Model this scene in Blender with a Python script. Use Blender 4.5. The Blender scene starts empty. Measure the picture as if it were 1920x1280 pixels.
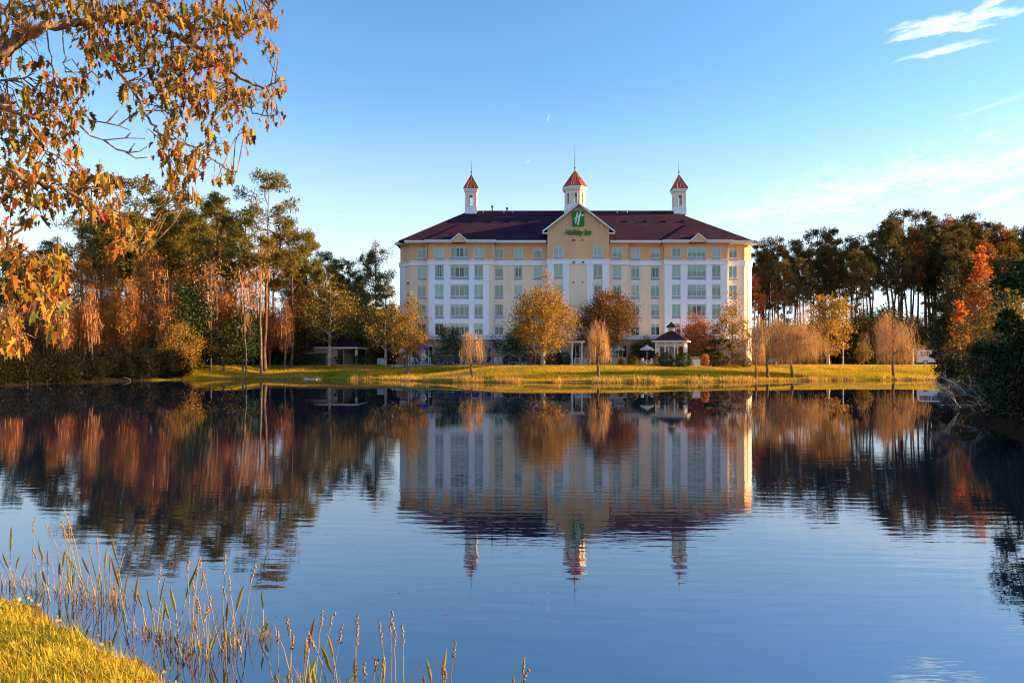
import bpy, math, random
import numpy as np
from mathutils import Vector, Matrix

# ------------------------------------------------------------------ camera
SC = bpy.context.scene
COL = SC.collection
F, CX, HY, CAMZ = 1280.0, 960.0, 676.0, 2.2          # focal length in photo pixels, centre column, horizon row, eye height
cam = bpy.data.cameras.new('camera')
cam.sensor_width = 36.0
cam.lens = 36.0 * F / 1920.0
cam.shift_y = (HY - 640.0) / 1920.0
cam.clip_start, cam.clip_end = 0.05, 5000
camo = bpy.data.objects.new('camera', cam)
camo.location = (0, 0, CAMZ)
camo.rotation_euler = (math.radians(90), 0, 0)
COL.objects.link(camo)
SC.camera = camo

# ------------------------------------------------------------------ light
SUN_EL, SUN_AZ = math.radians(14.0), math.radians(87.0)   # azimuth from +Y towards +X
sun = bpy.data.lights.new('sun', 'SUN')
sun.energy, sun.angle, sun.color = 5.0, math.radians(0.55), (1.0, 0.61, 0.23)
suno = bpy.data.objects.new('sun', sun)
to_sun = Vector((math.cos(SUN_EL) * math.sin(SUN_AZ), math.cos(SUN_EL) * math.cos(SUN_AZ), math.sin(SUN_EL)))
suno.rotation_euler = to_sun.to_track_quat('Z', 'Y').to_euler()
suno.location = (60, 20, 60)
COL.objects.link(suno)

SC.view_settings.view_transform = 'Standard'
SC.view_settings.look = 'None'
SC.view_settings.exposure = 1.86
SKY_STR, SKY_LOW = 0.113, (2.62, 2.92, 3.12, 1)
SC.view_settings.gamma = 1.0
SC.cycles.max_bounces = 6
SC.cycles.transparent_max_bounces = 12
SC.cycles.caustics_reflective = False
SC.cycles.caustics_refractive = False
SC.cycles.use_denoising = True
SC.cycles.filter_width = 1.15

world = bpy.data.worlds.new('World')
SC.world = world
world.use_nodes = True
WN, WL = world.node_tree.nodes, world.node_tree.links
WN.clear()


def wn(t, **kw):
    n = WN.new(t)
    for k, v in kw.items():
        setattr(n, k, v)
    return n


def wmath(op, a, b=None, c=None, clamp=False):
    n = wn('ShaderNodeMath', operation=op, use_clamp=clamp)
    for i, s in enumerate((a, b, c)):
        if s is None:
            continue
        if isinstance(s, (int, float)):
            n.inputs[i].default_value = s
        else:
            WL.new(s, n.inputs[i])
    return n.outputs[0]


sky = wn('ShaderNodeTexSky', sky_type='NISHITA', sun_disc=False)
sky.sun_elevation, sky.sun_rotation = SUN_EL, SUN_AZ
sky.air_density, sky.dust_density, sky.ozone_density = 1.0, 0.2, 3.0
sky.altitude = 0
hs = wn('ShaderNodeHueSaturation')
hs.inputs['Saturation'].default_value = 1.10
hs.inputs['Value'].default_value = 0.84
WL.new(sky.outputs[0], hs.inputs['Color'])
tc = wn('ShaderNodeTexCoord')
sep = wn('ShaderNodeSeparateXYZ')
WL.new(tc.outputs['Generated'], sep.inputs[0])
az = wmath('ARCTAN2', sep.outputs[0], sep.outputs[1])
el = wmath('ARCSINE', sep.outputs[2])


def dirmap(px, py):
    a = math.atan((px - CX) / F)
    return a, math.atan((HY - py) / F * math.cos(a))


def wnoise(su, sv, scale, detail, rough, ofs=0.0, shear=0.0):
    u = wmath('MULTIPLY', az, su)
    v = wmath('MULTIPLY', wmath('ADD', el, wmath('MULTIPLY', az, shear)), sv)
    cb = wn('ShaderNodeCombineXYZ')
    WL.new(u, cb.inputs[0]); WL.new(v, cb.inputs[1]); cb.inputs[2].default_value = ofs
    n = wn('ShaderNodeTexNoise')
    n.inputs['Scale'].default_value, n.inputs['Detail'].default_value, n.inputs['Roughness'].default_value = scale, detail, rough
    WL.new(cb.outputs[0], n.inputs['Vector'])
    return n.outputs['Fac']


warp = wmath('SUBTRACT', wnoise(14, 30, 1.0, 4, 0.6, 3.1), 0.5)
warp2 = wmath('SUBTRACT', wnoise(60, 160, 1.0, 3, 0.6, 8.7), 0.5)
fib = wnoise(26, 190, 1.0, 6, 0.72, 1.7, -0.12)


def wisp(px, py, rx, ry, tilt, gain):
    """a streak of cirrus round one direction of the sky, frayed on its upper side"""
    a0, e0 = dirmap(px, py)
    du = wmath('SUBTRACT', az, a0)
    dv = wmath('SUBTRACT', wmath('SUBTRACT', el, e0), wmath('MULTIPLY', du, tilt))
    dv = wmath('ADD', dv, wmath('MULTIPLY', warp, ry / F * 1.6))
    dv = wmath('ADD', dv, wmath('MULTIPLY', warp2, ry / F * 1.1))
    up = wmath('MAXIMUM', dv, 0.0)
    dn = wmath('MINIMUM', dv, 0.0)
    q = wmath('ADD', wmath('DIVIDE', up, ry / F), wmath('DIVIDE', dn, -ry / F * 0.4))
    p = wmath('POWER', wmath('ABSOLUTE', wmath('DIVIDE', du, rx / F)), 2.0)
    r = wmath('ADD', p, wmath('POWER', wmath('ABSOLUTE', q), 1.4))
    m = wmath('POWER', wmath('SUBTRACT', 1.0, r, clamp=True), 1.3)
    return wmath('MULTIPLY', m, gain)


cl = None
for w in [(1795, 40, 108, 15, -0.06, 1.15), (1835, 24, 50, 15, 0.36, 0.85), (1762, 64, 82, 17, -0.03, 1.3),
          (1768, 98, 76, 9, 0.03, 0.75), (1885, 330, 190, 11, 0.17, 0.45), (1893, 368, 60, 13, 0.36, 0.9), (1890, 190, 85, 6, 0.18, 0.30),
          (1800, 325, 560, 62, 0.12, 0.40)]:
    m = wisp(*w)
    cl = m if cl is None else wmath('MAXIMUM', cl, m)
cl = wmath('MULTIPLY', cl, wmath('MULTIPLY_ADD', fib, 3.0, -0.85, clamp=True))
# two short contrails
for px, py, rx, ry, tilt in [(1028, 222, 2.2, 8, 0.0), (989, 303, 7, 1.3, 0.45)]:
    a0, e0 = dirmap(px, py)
    du = wmath('SUBTRACT', az, a0)
    dv = wmath('SUBTRACT', wmath('SUBTRACT', el, e0), wmath('MULTIPLY', du, tilt))
    if rx < 4:
        du = wmath('SUBTRACT', du, wmath('MULTIPLY', dv, 0.3))
    r = wmath('ADD', wmath('POWER', wmath('DIVIDE', du, rx / F), 2.0), wmath('POWER', wmath('DIVIDE', dv, ry / F), 2.0))
    cl = wmath('MAXIMUM', cl, wmath('MULTIPLY', wmath('SUBTRACT', 1.0, r, clamp=True), 0.22))
# pale hazy air low down all round, deeper blue above
haze = wn('ShaderNodeMapRange', interpolation_type='SMOOTHERSTEP')
haze.inputs['From Min'].default_value, haze.inputs['From Max'].default_value = -0.02, 0.42
haze.inputs['To Min'].default_value, haze.inputs['To Max'].default_value = 0.86, 0.0
WL.new(sep.outputs[2], haze.inputs['Value'])
hmix = wn('ShaderNodeMix', data_type='RGBA')
WL.new(haze.outputs[0], hmix.inputs['Factor'])
WL.new(hs.outputs[0], hmix.inputs['A'])
hmix.inputs['B'].default_value = SKY_LOW
SKYC = hmix.outputs['Result']
mix = wn('ShaderNodeMix', data_type='RGBA')
WL.new(wmath('MULTIPLY', cl, 0.9, clamp=True), mix.inputs['Factor'])
WL.new(SKYC, mix.inputs['A'])
mix.inputs['B'].default_value = (4.4, 4.4, 4.5, 1)
bg0, bg = wn('ShaderNodeBackground'), wn('ShaderNodeBackground')
bg0.inputs['Strength'].default_value = bg.inputs['Strength'].default_value = SKY_STR
WL.new(SKYC, bg0.inputs['Color'])
WL.new(mix.outputs['Result'], bg.inputs['Color'])
# only the part of the sky that holds the wisps is worth working out
inside = wmath('MULTIPLY', wmath('COMPARE', az, 0.40, 0.42), wmath('COMPARE', el, 0.27, 0.17))
ms = wn('ShaderNodeMixShader')
WL.new(inside, ms.inputs[0]); WL.new(bg0.outputs[0], ms.inputs[1]); WL.new(bg.outputs[0], ms.inputs[2])
out = wn('ShaderNodeOutputWorld')
WL.new(ms.outputs[0], out.inputs[0])
world.cycles.sampling_method = 'MANUAL'
world.cycles.sample_map_resolution = 256

# ------------------------------------------------------------------ helpers


def PX(px, py, d):
    """the place seen at photo pixel (px, py) when it stands d metres out"""
    return np.array(((px - CX) / F * d, d, CAMZ + (HY - py) / F * d))


def XD(px, d):
    return (px - CX) / F * d


class MB:
    def __init__(s):
        s.v, s.f, s.n = [], [], 0

    def add(s, v, f, m=0):
        v = np.asarray(v, float).reshape(-1, 3)
        f = np.asarray(f, int)
        if len(f) == 0:
            return s
        s.v.append(v)
        s.f.append((f + s.n, m))
        s.n += len(v)
        return s

    def box(s, x0, x1, y0, y1, z0, z1, m=0):
        v = [(x, y, z) for x in (x0, x1) for y in (y0, y1) for z in (z0, z1)]
        return s.add(v, [(0, 1, 3, 2), (4, 6, 7, 5), (0, 4, 5, 1), (2, 3, 7, 6), (0, 2, 6, 4), (1, 5, 7, 3)], m)

    def poly(s, pts, m=0):
        return s.add(pts, [tuple(range(len(pts)))], m)

    def prism(s, base, z0, z1, m=0):
        """upright prism over a plan polygon [(x, y)]"""
        n = len(base)
        v = [(x, y, z0) for x, y in base] + [(x, y, z1) for x, y in base]
        s.add(v, [(i, (i + 1) % n, n + (i + 1) % n, n + i) for i in range(n)], m)
        s.add([(x, y, z1) for x, y in base], [tuple(range(n))], m)
        s.add([(x, y, z0) for x, y in base], [tuple(range(n))[::-1]], m)
        return s

    def cone(s, base, z0, apex, m=0):
        n = len(base)
        v = [(x, y, z0) for x, y in base] + [apex]
        s.add(v, [(i, (i + 1) % n, n) for i in range(n)], m)
        s.add([(x, y, z0) for x, y in base], [tuple(range(n))[::-1]], m)
        return s

    def tube(s, pts, rad, n=6, m=0, cap=True):
        pts = np.asarray(pts, float)
        k = len(pts)
        rad = np.full(k, rad, float) if np.isscalar(rad) else np.asarray(rad, float)
        t = np.gradient(pts, axis=0)
        t /= np.linalg.norm(t, axis=1)[:, None] + 1e-12
        ref = np.array((0.0, 0, 1)) if abs(t[:, 2]).mean() < 0.85 else np.array((1.0, 0, 0))
        u = np.cross(t, ref)
        u /= np.linalg.norm(u, axis=1)[:, None] + 1e-12
        w = np.cross(t, u)
        a = np.arange(n) * 2 * math.pi / n
        ring = pts[:, None] + rad[:, None, None] * (np.cos(a)[None, :, None] * u[:, None] + np.sin(a)[None, :, None] * w[:, None])
        f = []
        for i in range(k - 1):
            for j in range(n):
                f.append((i * n + j, i * n + (j + 1) % n, (i + 1) * n + (j + 1) % n, (i + 1) * n + j))
        s.add(ring, f, m)
        if cap:
            s.add(ring[0], [tuple(range(n))], m)
            s.add(ring[-1], [tuple(range(n))[::-1]], m)
        return s

    def frusta(s, P0, P1, R0, R1, n=5, m=0):
        P0, P1 = np.asarray(P0, float), np.asarray(P1, float)
        d = P1 - P0
        d /= np.linalg.norm(d, axis=1)[:, None] + 1e-9
        ref = np.where((abs(d[:, 2]) > 0.9)[:, None], np.array((1.0, 0, 0)), np.array((0, 0, 1.0)))
        u = np.cross(d, ref)
        u /= np.linalg.norm(u, axis=1)[:, None] + 1e-9
        w = np.cross(d, u)
        a = np.arange(n) * 2 * math.pi / n
        c = np.cos(a)[None, :, None] * u[:, None] + np.sin(a)[None, :, None] * w[:, None]
        v = np.concatenate([P0[:, None] + np.asarray(R0)[:, None, None] * c, P1[:, None] + np.asarray(R1)[:, None, None] * c], axis=1)
        j = np.arange(n)
        q = np.stack([j, (j + 1) % n, n + (j + 1) % n, n + j], axis=1)
        f = (np.arange(len(P0)) * 2 * n)[:, None, None] + q[None]
        return s.add(v, f.reshape(-1, 4), m)

    def lathe(s, prof, n=10, c=(0, 0), m=0):
        """profile [(r, z)] turned about the vertical through c"""
        a = np.arange(n) * 2 * math.pi / n
        v = [(c[0] + r * math.cos(t), c[1] + r * math.sin(t), z) for r, z in prof for t in a]
        f = [(i * n + j, i * n + (j + 1) % n, (i + 1) * n + (j + 1) % n, (i + 1) * n + j) for i in range(len(prof) - 1) for j in range(n)]
        return s.add(v, f, m)

    def mesh(s, name, mats, origin=(0, 0, 0), smooth=False):
        me = bpy.data.meshes.new(name)
        v = np.concatenate(s.v) - np.asarray(origin, float)
        me.vertices.add(len(v))
        me.vertices.foreach_set('co', v.astype(np.float32).ravel())
        loops = np.concatenate([f.ravel() for f, m in s.f])
        tot = np.concatenate([np.full(len(f), f.shape[1]) for f, m in s.f])
        mi = np.concatenate([np.full(len(f), m) for f, m in s.f])
        me.loops.add(len(loops))
        me.loops.foreach_set('vertex_index', loops.astype(np.int32))
        me.polygons.add(len(tot))
        me.polygons.foreach_set('loop_start', np.concatenate([[0], np.cumsum(tot)[:-1]]).astype(np.int32))
        me.polygons.foreach_set('loop_total', tot.astype(np.int32))
        me.polygons.foreach_set('material_index', mi.astype(np.int32))
        me.polygons.foreach_set('use_smooth', np.full(len(tot), bool(smooth)))
        for m in (mats if isinstance(mats, (list, tuple)) else [mats]):
            me.materials.append(m)
        me.update(calc_edges=True)
        return me

    def build(s, name, mats, parent=None, origin=None, smooth=False):
        """one object; a child's own origin is its root's, so its mesh is stored relative to that"""
        org = origin if origin is not None else (root_loc(parent) if parent else (0, 0, 0))
        o = bpy.data.objects.new(name, s.mesh(name, mats, org, smooth))
        COL.objects.link(o)
        if parent:
            o.parent = parent
        elif origin is not None:
            o.location = origin
        return o


def root_loc(o):
    p = Vector((0, 0, 0))
    while o:
        p += o.location
        o = o.parent
    return p


def tag(o, label, cat, group=None, kind=None):
    o['label'] = label
    if cat:
        o['category'] = cat
    if group:
        o['group'] = group
    if kind:
        o['kind'] = kind
    return o


def empty(name, loc, label=None, cat=None, group=None):
    o = bpy.data.objects.new(name, None)
    o.location = loc
    o.empty_display_size = 0.3
    COL.objects.link(o)
    if label:
        tag(o, label, cat, group)
    return o


def linked(name, me, parent=None, loc=(0, 0, 0), rz=0.0, sc=1.0):
    o = bpy.data.objects.new(name, me)
    o.location = loc
    o.rotation_euler = (0, 0, rz)
    o.scale = (sc, sc, sc) if np.isscalar(sc) else sc
    COL.objects.link(o)
    o.parent = parent
    return o


def copy_tree(o, parent=None):
    c = o.copy()
    COL.objects.link(c)
    c.parent = parent
    for ch in list(o.children):
        copy_tree(ch, c)
    return c


# ------------------------------------------------------------------ materials


def mat(name):
    m = bpy.data.materials.new(name)
    m.use_nodes = True
    nt = m.node_tree
    nt.nodes.clear()
    o = nt.nodes.new('ShaderNodeOutputMaterial')
    return m, nt, o


def plain(name, col, rough=0.7, var=0.12, scale=3.0, bump=0.0, bscale=40.0, metal=0.0, spec=0.3, stretch=(1, 1, 1)):
    """a painted or mineral surface with mottled tone and fine relief"""
    m, nt, o = mat(name)
    N, L = nt.nodes, nt.links
    b = N.new('ShaderNodeBsdfPrincipled')
    b.inputs['Roughness'].default_value = rough
    b.inputs['Metallic'].default_value = metal
    b.inputs['Specular IOR Level'].default_value = spec
    tc = N.new('ShaderNodeTexCoord')
    mp = N.new('ShaderNodeMapping')
    mp.inputs['Scale'].default_value = stretch
    L.new(tc.outputs['Object'], mp.inputs[0])
    n = N.new('ShaderNodeTexNoise')
    n.inputs['Scale'].default_value, n.inputs['Detail'].default_value = scale, 6
    n.inputs['Roughness'].default_value = 0.65
    L.new(mp.outputs[0], n.inputs['Vector'])
    r = N.new('ShaderNodeMapRange')
    r.inputs['To Min'].default_value, r.inputs['To Max'].default_value = 1 - var, 1 + var
    r.inputs['From Min'].default_value, r.inputs['From Max'].default_value = 0.25, 0.75
    L.new(n.outputs['Fac'], r.inputs['Value'])
    mx = N.new('ShaderNodeMix')
    mx.data_type, mx.blend_type = 'RGBA', 'MULTIPLY'
    mx.inputs['Factor'].default_value = 1
    mx.inputs['A'].default_value = (*col, 1)
    L.new(r.outputs[0], mx.inputs['B'])
    L.new(mx.outputs['Result'], b.inputs['Base Color'])
    if bump:
        n2 = N.new('ShaderNodeTexNoise')
        n2.inputs['Scale'].default_value, n2.inputs['Detail'].default_value = bscale, 4
        L.new(mp.outputs[0], n2.inputs['Vector'])
        bp = N.new('ShaderNodeBump')
        bp.inputs['Strength'].default_value = bump
        bp.inputs['Distance'].default_value = 0.02
        L.new(n2.outputs['Fac'], bp.inputs['Height'])
        L.new(bp.outputs[0], b.inputs['Normal'])
    L.new(b.outputs[0], o.inputs[0])
    return m


def leafmat(name, cols, trans=0.35, gloss=0.03, rough=0.45, patch=None):
    """each leaf takes its own colour from the species' range"""
    m, nt, o = mat(name)
    N, L = nt.nodes, nt.links
    g = N.new('ShaderNodeNewGeometry')
    oi = N.new('ShaderNodeObjectInfo')
    a = N.new('ShaderNodeMath')
    a.operation = 'MULTIPLY_ADD'
    L.new(oi.outputs['Random'], a.inputs[0]); a.inputs[1].default_value = 7.31
    L.new(g.outputs['Random Per Island'], a.inputs[2])
    fr = N.new('ShaderNodeMath')
    fr.operation = 'FRACT'
    L.new(a.outputs[0], fr.inputs[0])
    cr = N.new('ShaderNodeValToRGB')
    cr.color_ramp.elements[0].position = 0
    cr.color_ramp.elements[0].color = (*cols[0], 1)
    cr.color_ramp.elements[1].position = 1
    cr.color_ramp.elements[1].color = (*cols[-1], 1)
    for i, c in enumerate(cols[1:-1]):
        e = cr.color_ramp.elements.new((i + 1) / (len(cols) - 1))
        e.color = (*c, 1)
    L.new(fr.outputs[0], cr.inputs[0])
    d = N.new('ShaderNodeBsdfDiffuse')
    t = N.new('ShaderNodeBsdfTranslucent')
    colr = cr.outputs[0]
    if patch:                    # (tint, noise scale): greener, browner or shade-darkened patches of sward
        n = N.new('ShaderNodeTexNoise')
        n.inputs['Scale'].default_value, n.inputs['Detail'].default_value, n.inputs['Roughness'].default_value = patch[1], 5, 0.65
        L.new(g.outputs['Position'], n.inputs['Vector'])
        r = N.new('ShaderNodeMapRange')
        r.inputs['From Min'].default_value, r.inputs['From Max'].default_value = 0.46, 0.66
        L.new(n.outputs['Fac'], r.inputs['Value'])
        px_ = N.new('ShaderNodeMix')
        px_.data_type = 'RGBA'
        px_.blend_type = 'MULTIPLY'
        L.new(r.outputs[0], px_.inputs['Factor'])
        L.new(colr, px_.inputs['A'])
        px_.inputs['B'].default_value = (*patch[0], 1)
        colr = px_.outputs['Result']
    L.new(colr, d.inputs[0])
    L.new(colr, t.inputs[0])
    mx = N.new('ShaderNodeMixShader')
    mx.inputs[0].default_value = trans
    L.new(d.outputs[0], mx.inputs[1]); L.new(t.outputs[0], mx.inputs[2])
    gl = N.new('ShaderNodeBsdfGlossy')
    gl.inputs['Roughness'].default_value = rough
    m2 = N.new('ShaderNodeMixShader')
    m2.inputs[0].default_value = gloss
    L.new(mx.outputs[0], m2.inputs[1]); L.new(gl.outputs[0], m2.inputs[2])
    L.new(m2.outputs[0], o.inputs[0])
    return m


def barkmat(name, c0, c1, scale=6.0):
    m, nt, o = mat(name)
    N, L = nt.nodes, nt.links
    b = N.new('ShaderNodeBsdfPrincipled')
    b.inputs['Roughness'].default_value = 0.9
    b.inputs['Specular IOR Level'].default_value = 0.1
    tc = N.new('ShaderNodeTexCoord')
    mp = N.new('ShaderNodeMapping')
    mp.inputs['Scale'].default_value = (1, 1, 0.25)
    L.new(tc.outputs['Object'], mp.inputs[0])
    n = N.new('ShaderNodeTexNoise')
    n.inputs['Scale'].default_value, n.inputs['Detail'].default_value = scale, 6
    L.new(mp.outputs[0], n.inputs['Vector'])
    cr = N.new('ShaderNodeValToRGB')
    cr.color_ramp.elements[0].position, cr.color_ramp.elements[1].position = 0.35, 0.68
    cr.color_ramp.elements[0].color, cr.color_ramp.elements[1].color = (*c0, 1), (*c1, 1)
    L.new(n.outputs['Fac'], cr.inputs[0])
    L.new(cr.outputs[0], b.inputs['Base Color'])
    bp = N.new('ShaderNodeBump')
    bp.inputs['Strength'].default_value, bp.inputs['Distance'].default_value = 0.8, 0.04
    L.new(n.outputs['Fac'], bp.inputs['Height'])
    L.new(bp.outputs[0], b.inputs['Normal'])
    L.new(b.outputs[0], o.inputs[0])
    return m


# ------------------------------------------------------------------ pond outline and ground
POND = np.array([(-30, 14), (-12, 9.6), (-7.5, 7.9), (-4.75, 6.34), (-3.5, 5.5), (-2.44, 4.66), (-1.2, 3.75), (1.5, 3.0), (6, 3.0), (10, 5), (12, 10),
                 (13.7, 18.3), (15.8, 22.7), (19.5, 30), (27.7, 44), (39.5, 62), (49, 79), (39, 77.5), (31, 74.5), (24.8, 72), (15.6, 69.2),
                 (7.5, 68.5), (-0.5, 68.9), (-6, 70.3), (-9.8, 72.3), (-12.5, 77.5), (-17, 79.6), (-22.6, 80.3), (-33, 82.5), (-38, 80), (-43, 71), (-44.5, 58.7), (-62, 50),
                 (-70, 40), (-60, 25), (-45, 18)], float)


def pond_dist(x, y):
    """signed distance to the water's edge, positive on land"""
    p = np.stack([np.asarray(x, float).ravel(), np.asarray(y, float).ravel()], 1)
    best = np.full(len(p), 1e18)
    inside = np.zeros(len(p), bool)
    n = len(POND)
    for i in range(n):
        a, b = POND[i], POND[(i + 1) % n]
        ab = b - a
        t = np.clip(((p - a) @ ab) / (ab @ ab), 0, 1)
        q = p - (a + t[:, None] * ab)
        best = np.minimum(best, (q * q).sum(1))
        c = (a[1] > p[:, 1]) != (b[1] > p[:, 1])
        with np.errstate(divide='ignore', invalid='ignore'):
            xi = a[0] + (p[:, 1] - a[1]) / (b[1] - a[1] + 1e-30) * (b[0] - a[0])
        inside ^= c & (p[:, 0] < xi)
    d = np.sqrt(best)
    return np.where(inside, -d, d).reshape(np.shape(x))


def sstep(t):
    t = np.clip(t, 0, 1)
    return t * t * (3 - 2 * t)


def ground_z(x, y):
    x, y = np.asarray(x, float), np.asarray(y, float)
    d = pond_dist(x, y) + 0.25 * np.sin(x * 0.9 + y * 0.3) * (y > 40) + 0.05 * np.sin(x * 4.1) * (y < 15) + 0.04 * np.sin(x * 9.7 + y * 3) * (y < 15)
    far = sstep((y - 30) / 25)
    H = 0.55 + 0.95 * far
    W = 3.2 + 10.0 * far
    side = sstep((x - 8) / 6) * (1 - sstep((x - 40) / 8)) * (1 - sstep((y - 66) / 10)) * sstep((y - 8) / 6)
    H = H + side * 0.4
    W = W * (1 - side) + 4.0 * side
    left = sstep((-30 - x) / 6) * far
    W = W * (1 - left) + 6.0 * left
    land = 0.045 * sstep(d / 0.35) + H * (0.45 * sstep(d / W) + 0.55 * np.clip(d / W, 0, 1) ** 0.8)
    land = land + 0.05 * np.sin(x * 0.31 + 1) * np.sin(y * 0.27) * sstep(d / 6)
    bed = -1.1 * sstep(-d / 4) - 0.06 * sstep(-d / 0.3)
    return np.where(d > 0, land, bed)


def gz(x, y):
    return float(ground_z(np.array([x]), np.array([y]))[0])


def graded(*segs):
    a = [np.arange(s, e, st) for s, e, st in segs]
    return np.unique(np.round(np.concatenate(a), 4))


gx = graded((-2200, -300, 190), (-300, -80, 20), (-80, -8, 1.0), (-8, 3, 0.11), (3, 80, 1.0), (80, 300, 20), (300, 2300, 200))
gy = graded((-400, -20, 40), (-20, 0, 2), (0, 8.2, 0.11), (8.2, 66, 1.6), (66, 100, 0.4), (100, 170, 3), (170, 400, 25), (400, 3200, 250))
GX, GY = np.meshgrid(gx, gy)
GZ = ground_z(GX, GY)
nx, ny = len(gx), len(gy)
ii, jj = np.meshgrid(np.arange(nx - 1), np.arange(ny - 1))
q = (jj * nx + ii).ravel()
mb = MB().add(np.stack([GX.ravel(), GY.ravel(), GZ.ravel()], 1), np.stack([q, q + 1, q + nx + 1, q + nx], 1))

m_ground, nt, o = mat('ground')
N, L = nt.nodes, nt.links
b = N.new('ShaderNodeBsdfPrincipled')
b.inputs['Roughness'].default_value = 0.95
b.inputs['Specular IOR Level'].default_value = 0.05
geo = N.new('ShaderNodeNewGeometry')


def gnoise(scale, detail, stretch=(1, 1, 1), rough=0.6):
    mp = N.new('ShaderNodeMapping')
    mp.inputs['Scale'].default_value = stretch
    L.new(geo.outputs['Position'], mp.inputs[0])
    n = N.new('ShaderNodeTexNoise')
    n.inputs['Scale'].default_value, n.inputs['Detail'].default_value, n.inputs['Roughness'].default_value = scale, detail, rough
    L.new(mp.outputs[0], n.inputs['Vector'])
    return n.outputs['Fac']


def gramp(fac, stops):
    cr = N.new('ShaderNodeValToRGB')
    e = cr.color_ramp.elements
    e[0].position, e[0].color = stops[0][0], (*stops[0][1], 1)
    e[1].position, e[1].color = stops[-1][0], (*stops[-1][1], 1)
    for p, c in stops[1:-1]:
        k = e.new(p)
        k.color = (*c, 1)
    L.new(fac, cr.inputs[0])
    return cr.outputs[0]


def gmix(fac, a, b_):
    mx = N.new('ShaderNodeMix')
    mx.data_type = 'RGBA'
    L.new(fac, mx.inputs['Factor'])
    L.new(a, mx.inputs['A']); L.new(b_, mx.inputs['B'])
    return mx.outputs['Result']


lawn = gramp(gnoise(0.9, 8, (0.5, 1.6, 1), 0.72), [(0.30, (0.16, 0.17, 0.012)), (0.5, (0.27, 0.22, 0.016)), (0.72, (0.40, 0.25, 0.025))])
shaded_litter = gramp(gnoise(2.2, 8), [(0.3, (0.010, 0.008, 0.006)), (0.7, (0.035, 0.024, 0.015))])  # leaf litter, its colour darkened to carry the left shore's shade
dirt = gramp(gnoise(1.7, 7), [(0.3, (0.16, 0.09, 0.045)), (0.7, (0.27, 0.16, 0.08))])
at = N.new('ShaderNodeAttribute'); at.attribute_name = 'shaded_litter'
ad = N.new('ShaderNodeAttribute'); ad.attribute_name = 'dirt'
c = gmix(ad.outputs['Fac'], gmix(at.outputs['Fac'], lawn, shaded_litter), dirt)
L.new(c, b.inputs['Base Color'])
bp = N.new('ShaderNodeBump')
bp.inputs['Strength'].default_value, bp.inputs['Distance'].default_value = 0.9, 0.10
L.new(gnoise(5.0, 8, (1, 1, 1), 0.75), bp.inputs['Height'])
L.new(bp.outputs[0], b.inputs['Normal'])
L.new(b.outputs[0], o.inputs[0])
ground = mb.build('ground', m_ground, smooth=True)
tag(ground, 'grassy ground and wooded banks around the pond', None, kind='structure')
rngg = np.random.default_rng(5)
gd = pond_dist(GX, GY)
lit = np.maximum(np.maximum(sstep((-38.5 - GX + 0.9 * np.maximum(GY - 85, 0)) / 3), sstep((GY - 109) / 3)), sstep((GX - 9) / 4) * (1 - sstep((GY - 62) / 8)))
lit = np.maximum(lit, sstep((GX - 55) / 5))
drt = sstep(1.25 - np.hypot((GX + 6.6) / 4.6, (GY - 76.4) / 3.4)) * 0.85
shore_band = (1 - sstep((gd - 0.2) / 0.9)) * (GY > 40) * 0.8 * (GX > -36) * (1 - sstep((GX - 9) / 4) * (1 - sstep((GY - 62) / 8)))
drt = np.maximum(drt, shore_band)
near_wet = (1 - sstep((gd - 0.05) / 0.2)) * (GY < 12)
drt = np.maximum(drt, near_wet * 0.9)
for nm, arr in (('shaded_litter', lit), ('dirt', drt)):
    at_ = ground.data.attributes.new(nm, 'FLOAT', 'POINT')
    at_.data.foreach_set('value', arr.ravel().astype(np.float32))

# ------------------------------------------------------------------ water
m_water, nt, o = mat('pond_water')
N, L = nt.nodes, nt.links
geo = N.new('ShaderNodeNewGeometry')
rip = gnoise(5.2, 3, (0.22, 1.1, 1), 0.5)          # wind ripples, long across the view
rip2 = gnoise(8.5, 2, (0.35, 1.0, 1), 0.5)
wv = N.new('ShaderNodeTexWave')
wv.bands_direction = 'Y'
wv.inputs['Scale'].default_value, wv.inputs['Distortion'].default_value = 1.15, 6.0
wv.inputs['Detail'].default_value, wv.inputs['Detail Scale'].default_value = 2.0, 0.25
mpw = N.new('ShaderNodeMapping')
mpw.inputs['Rotation'].default_value = (0, 0, math.radians(12))
mpw.inputs['Scale'].default_value = (0.5, 1, 1)
L.new(geo.outputs['Position'], mpw.inputs[0])
L.new(mpw.outputs[0], wv.inputs['Vector'])
patch = gnoise(0.10, 3, (0.35, 1.0, 1), 0.5)          # breezes ruffle some stretches more


def m2(op, a, b_=None, c_=None, clamp=False):
    n = N.new('ShaderNodeMath')
    n.operation, n.use_clamp = op, clamp
    for i, s in enumerate((a, b_, c_)):
        if s is None:
            continue
        if isinstance(s, (int, float)):
            n.inputs[i].default_value = s
        else:
            L.new(s, n.inputs[i])
    return n.outputs[0]


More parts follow.
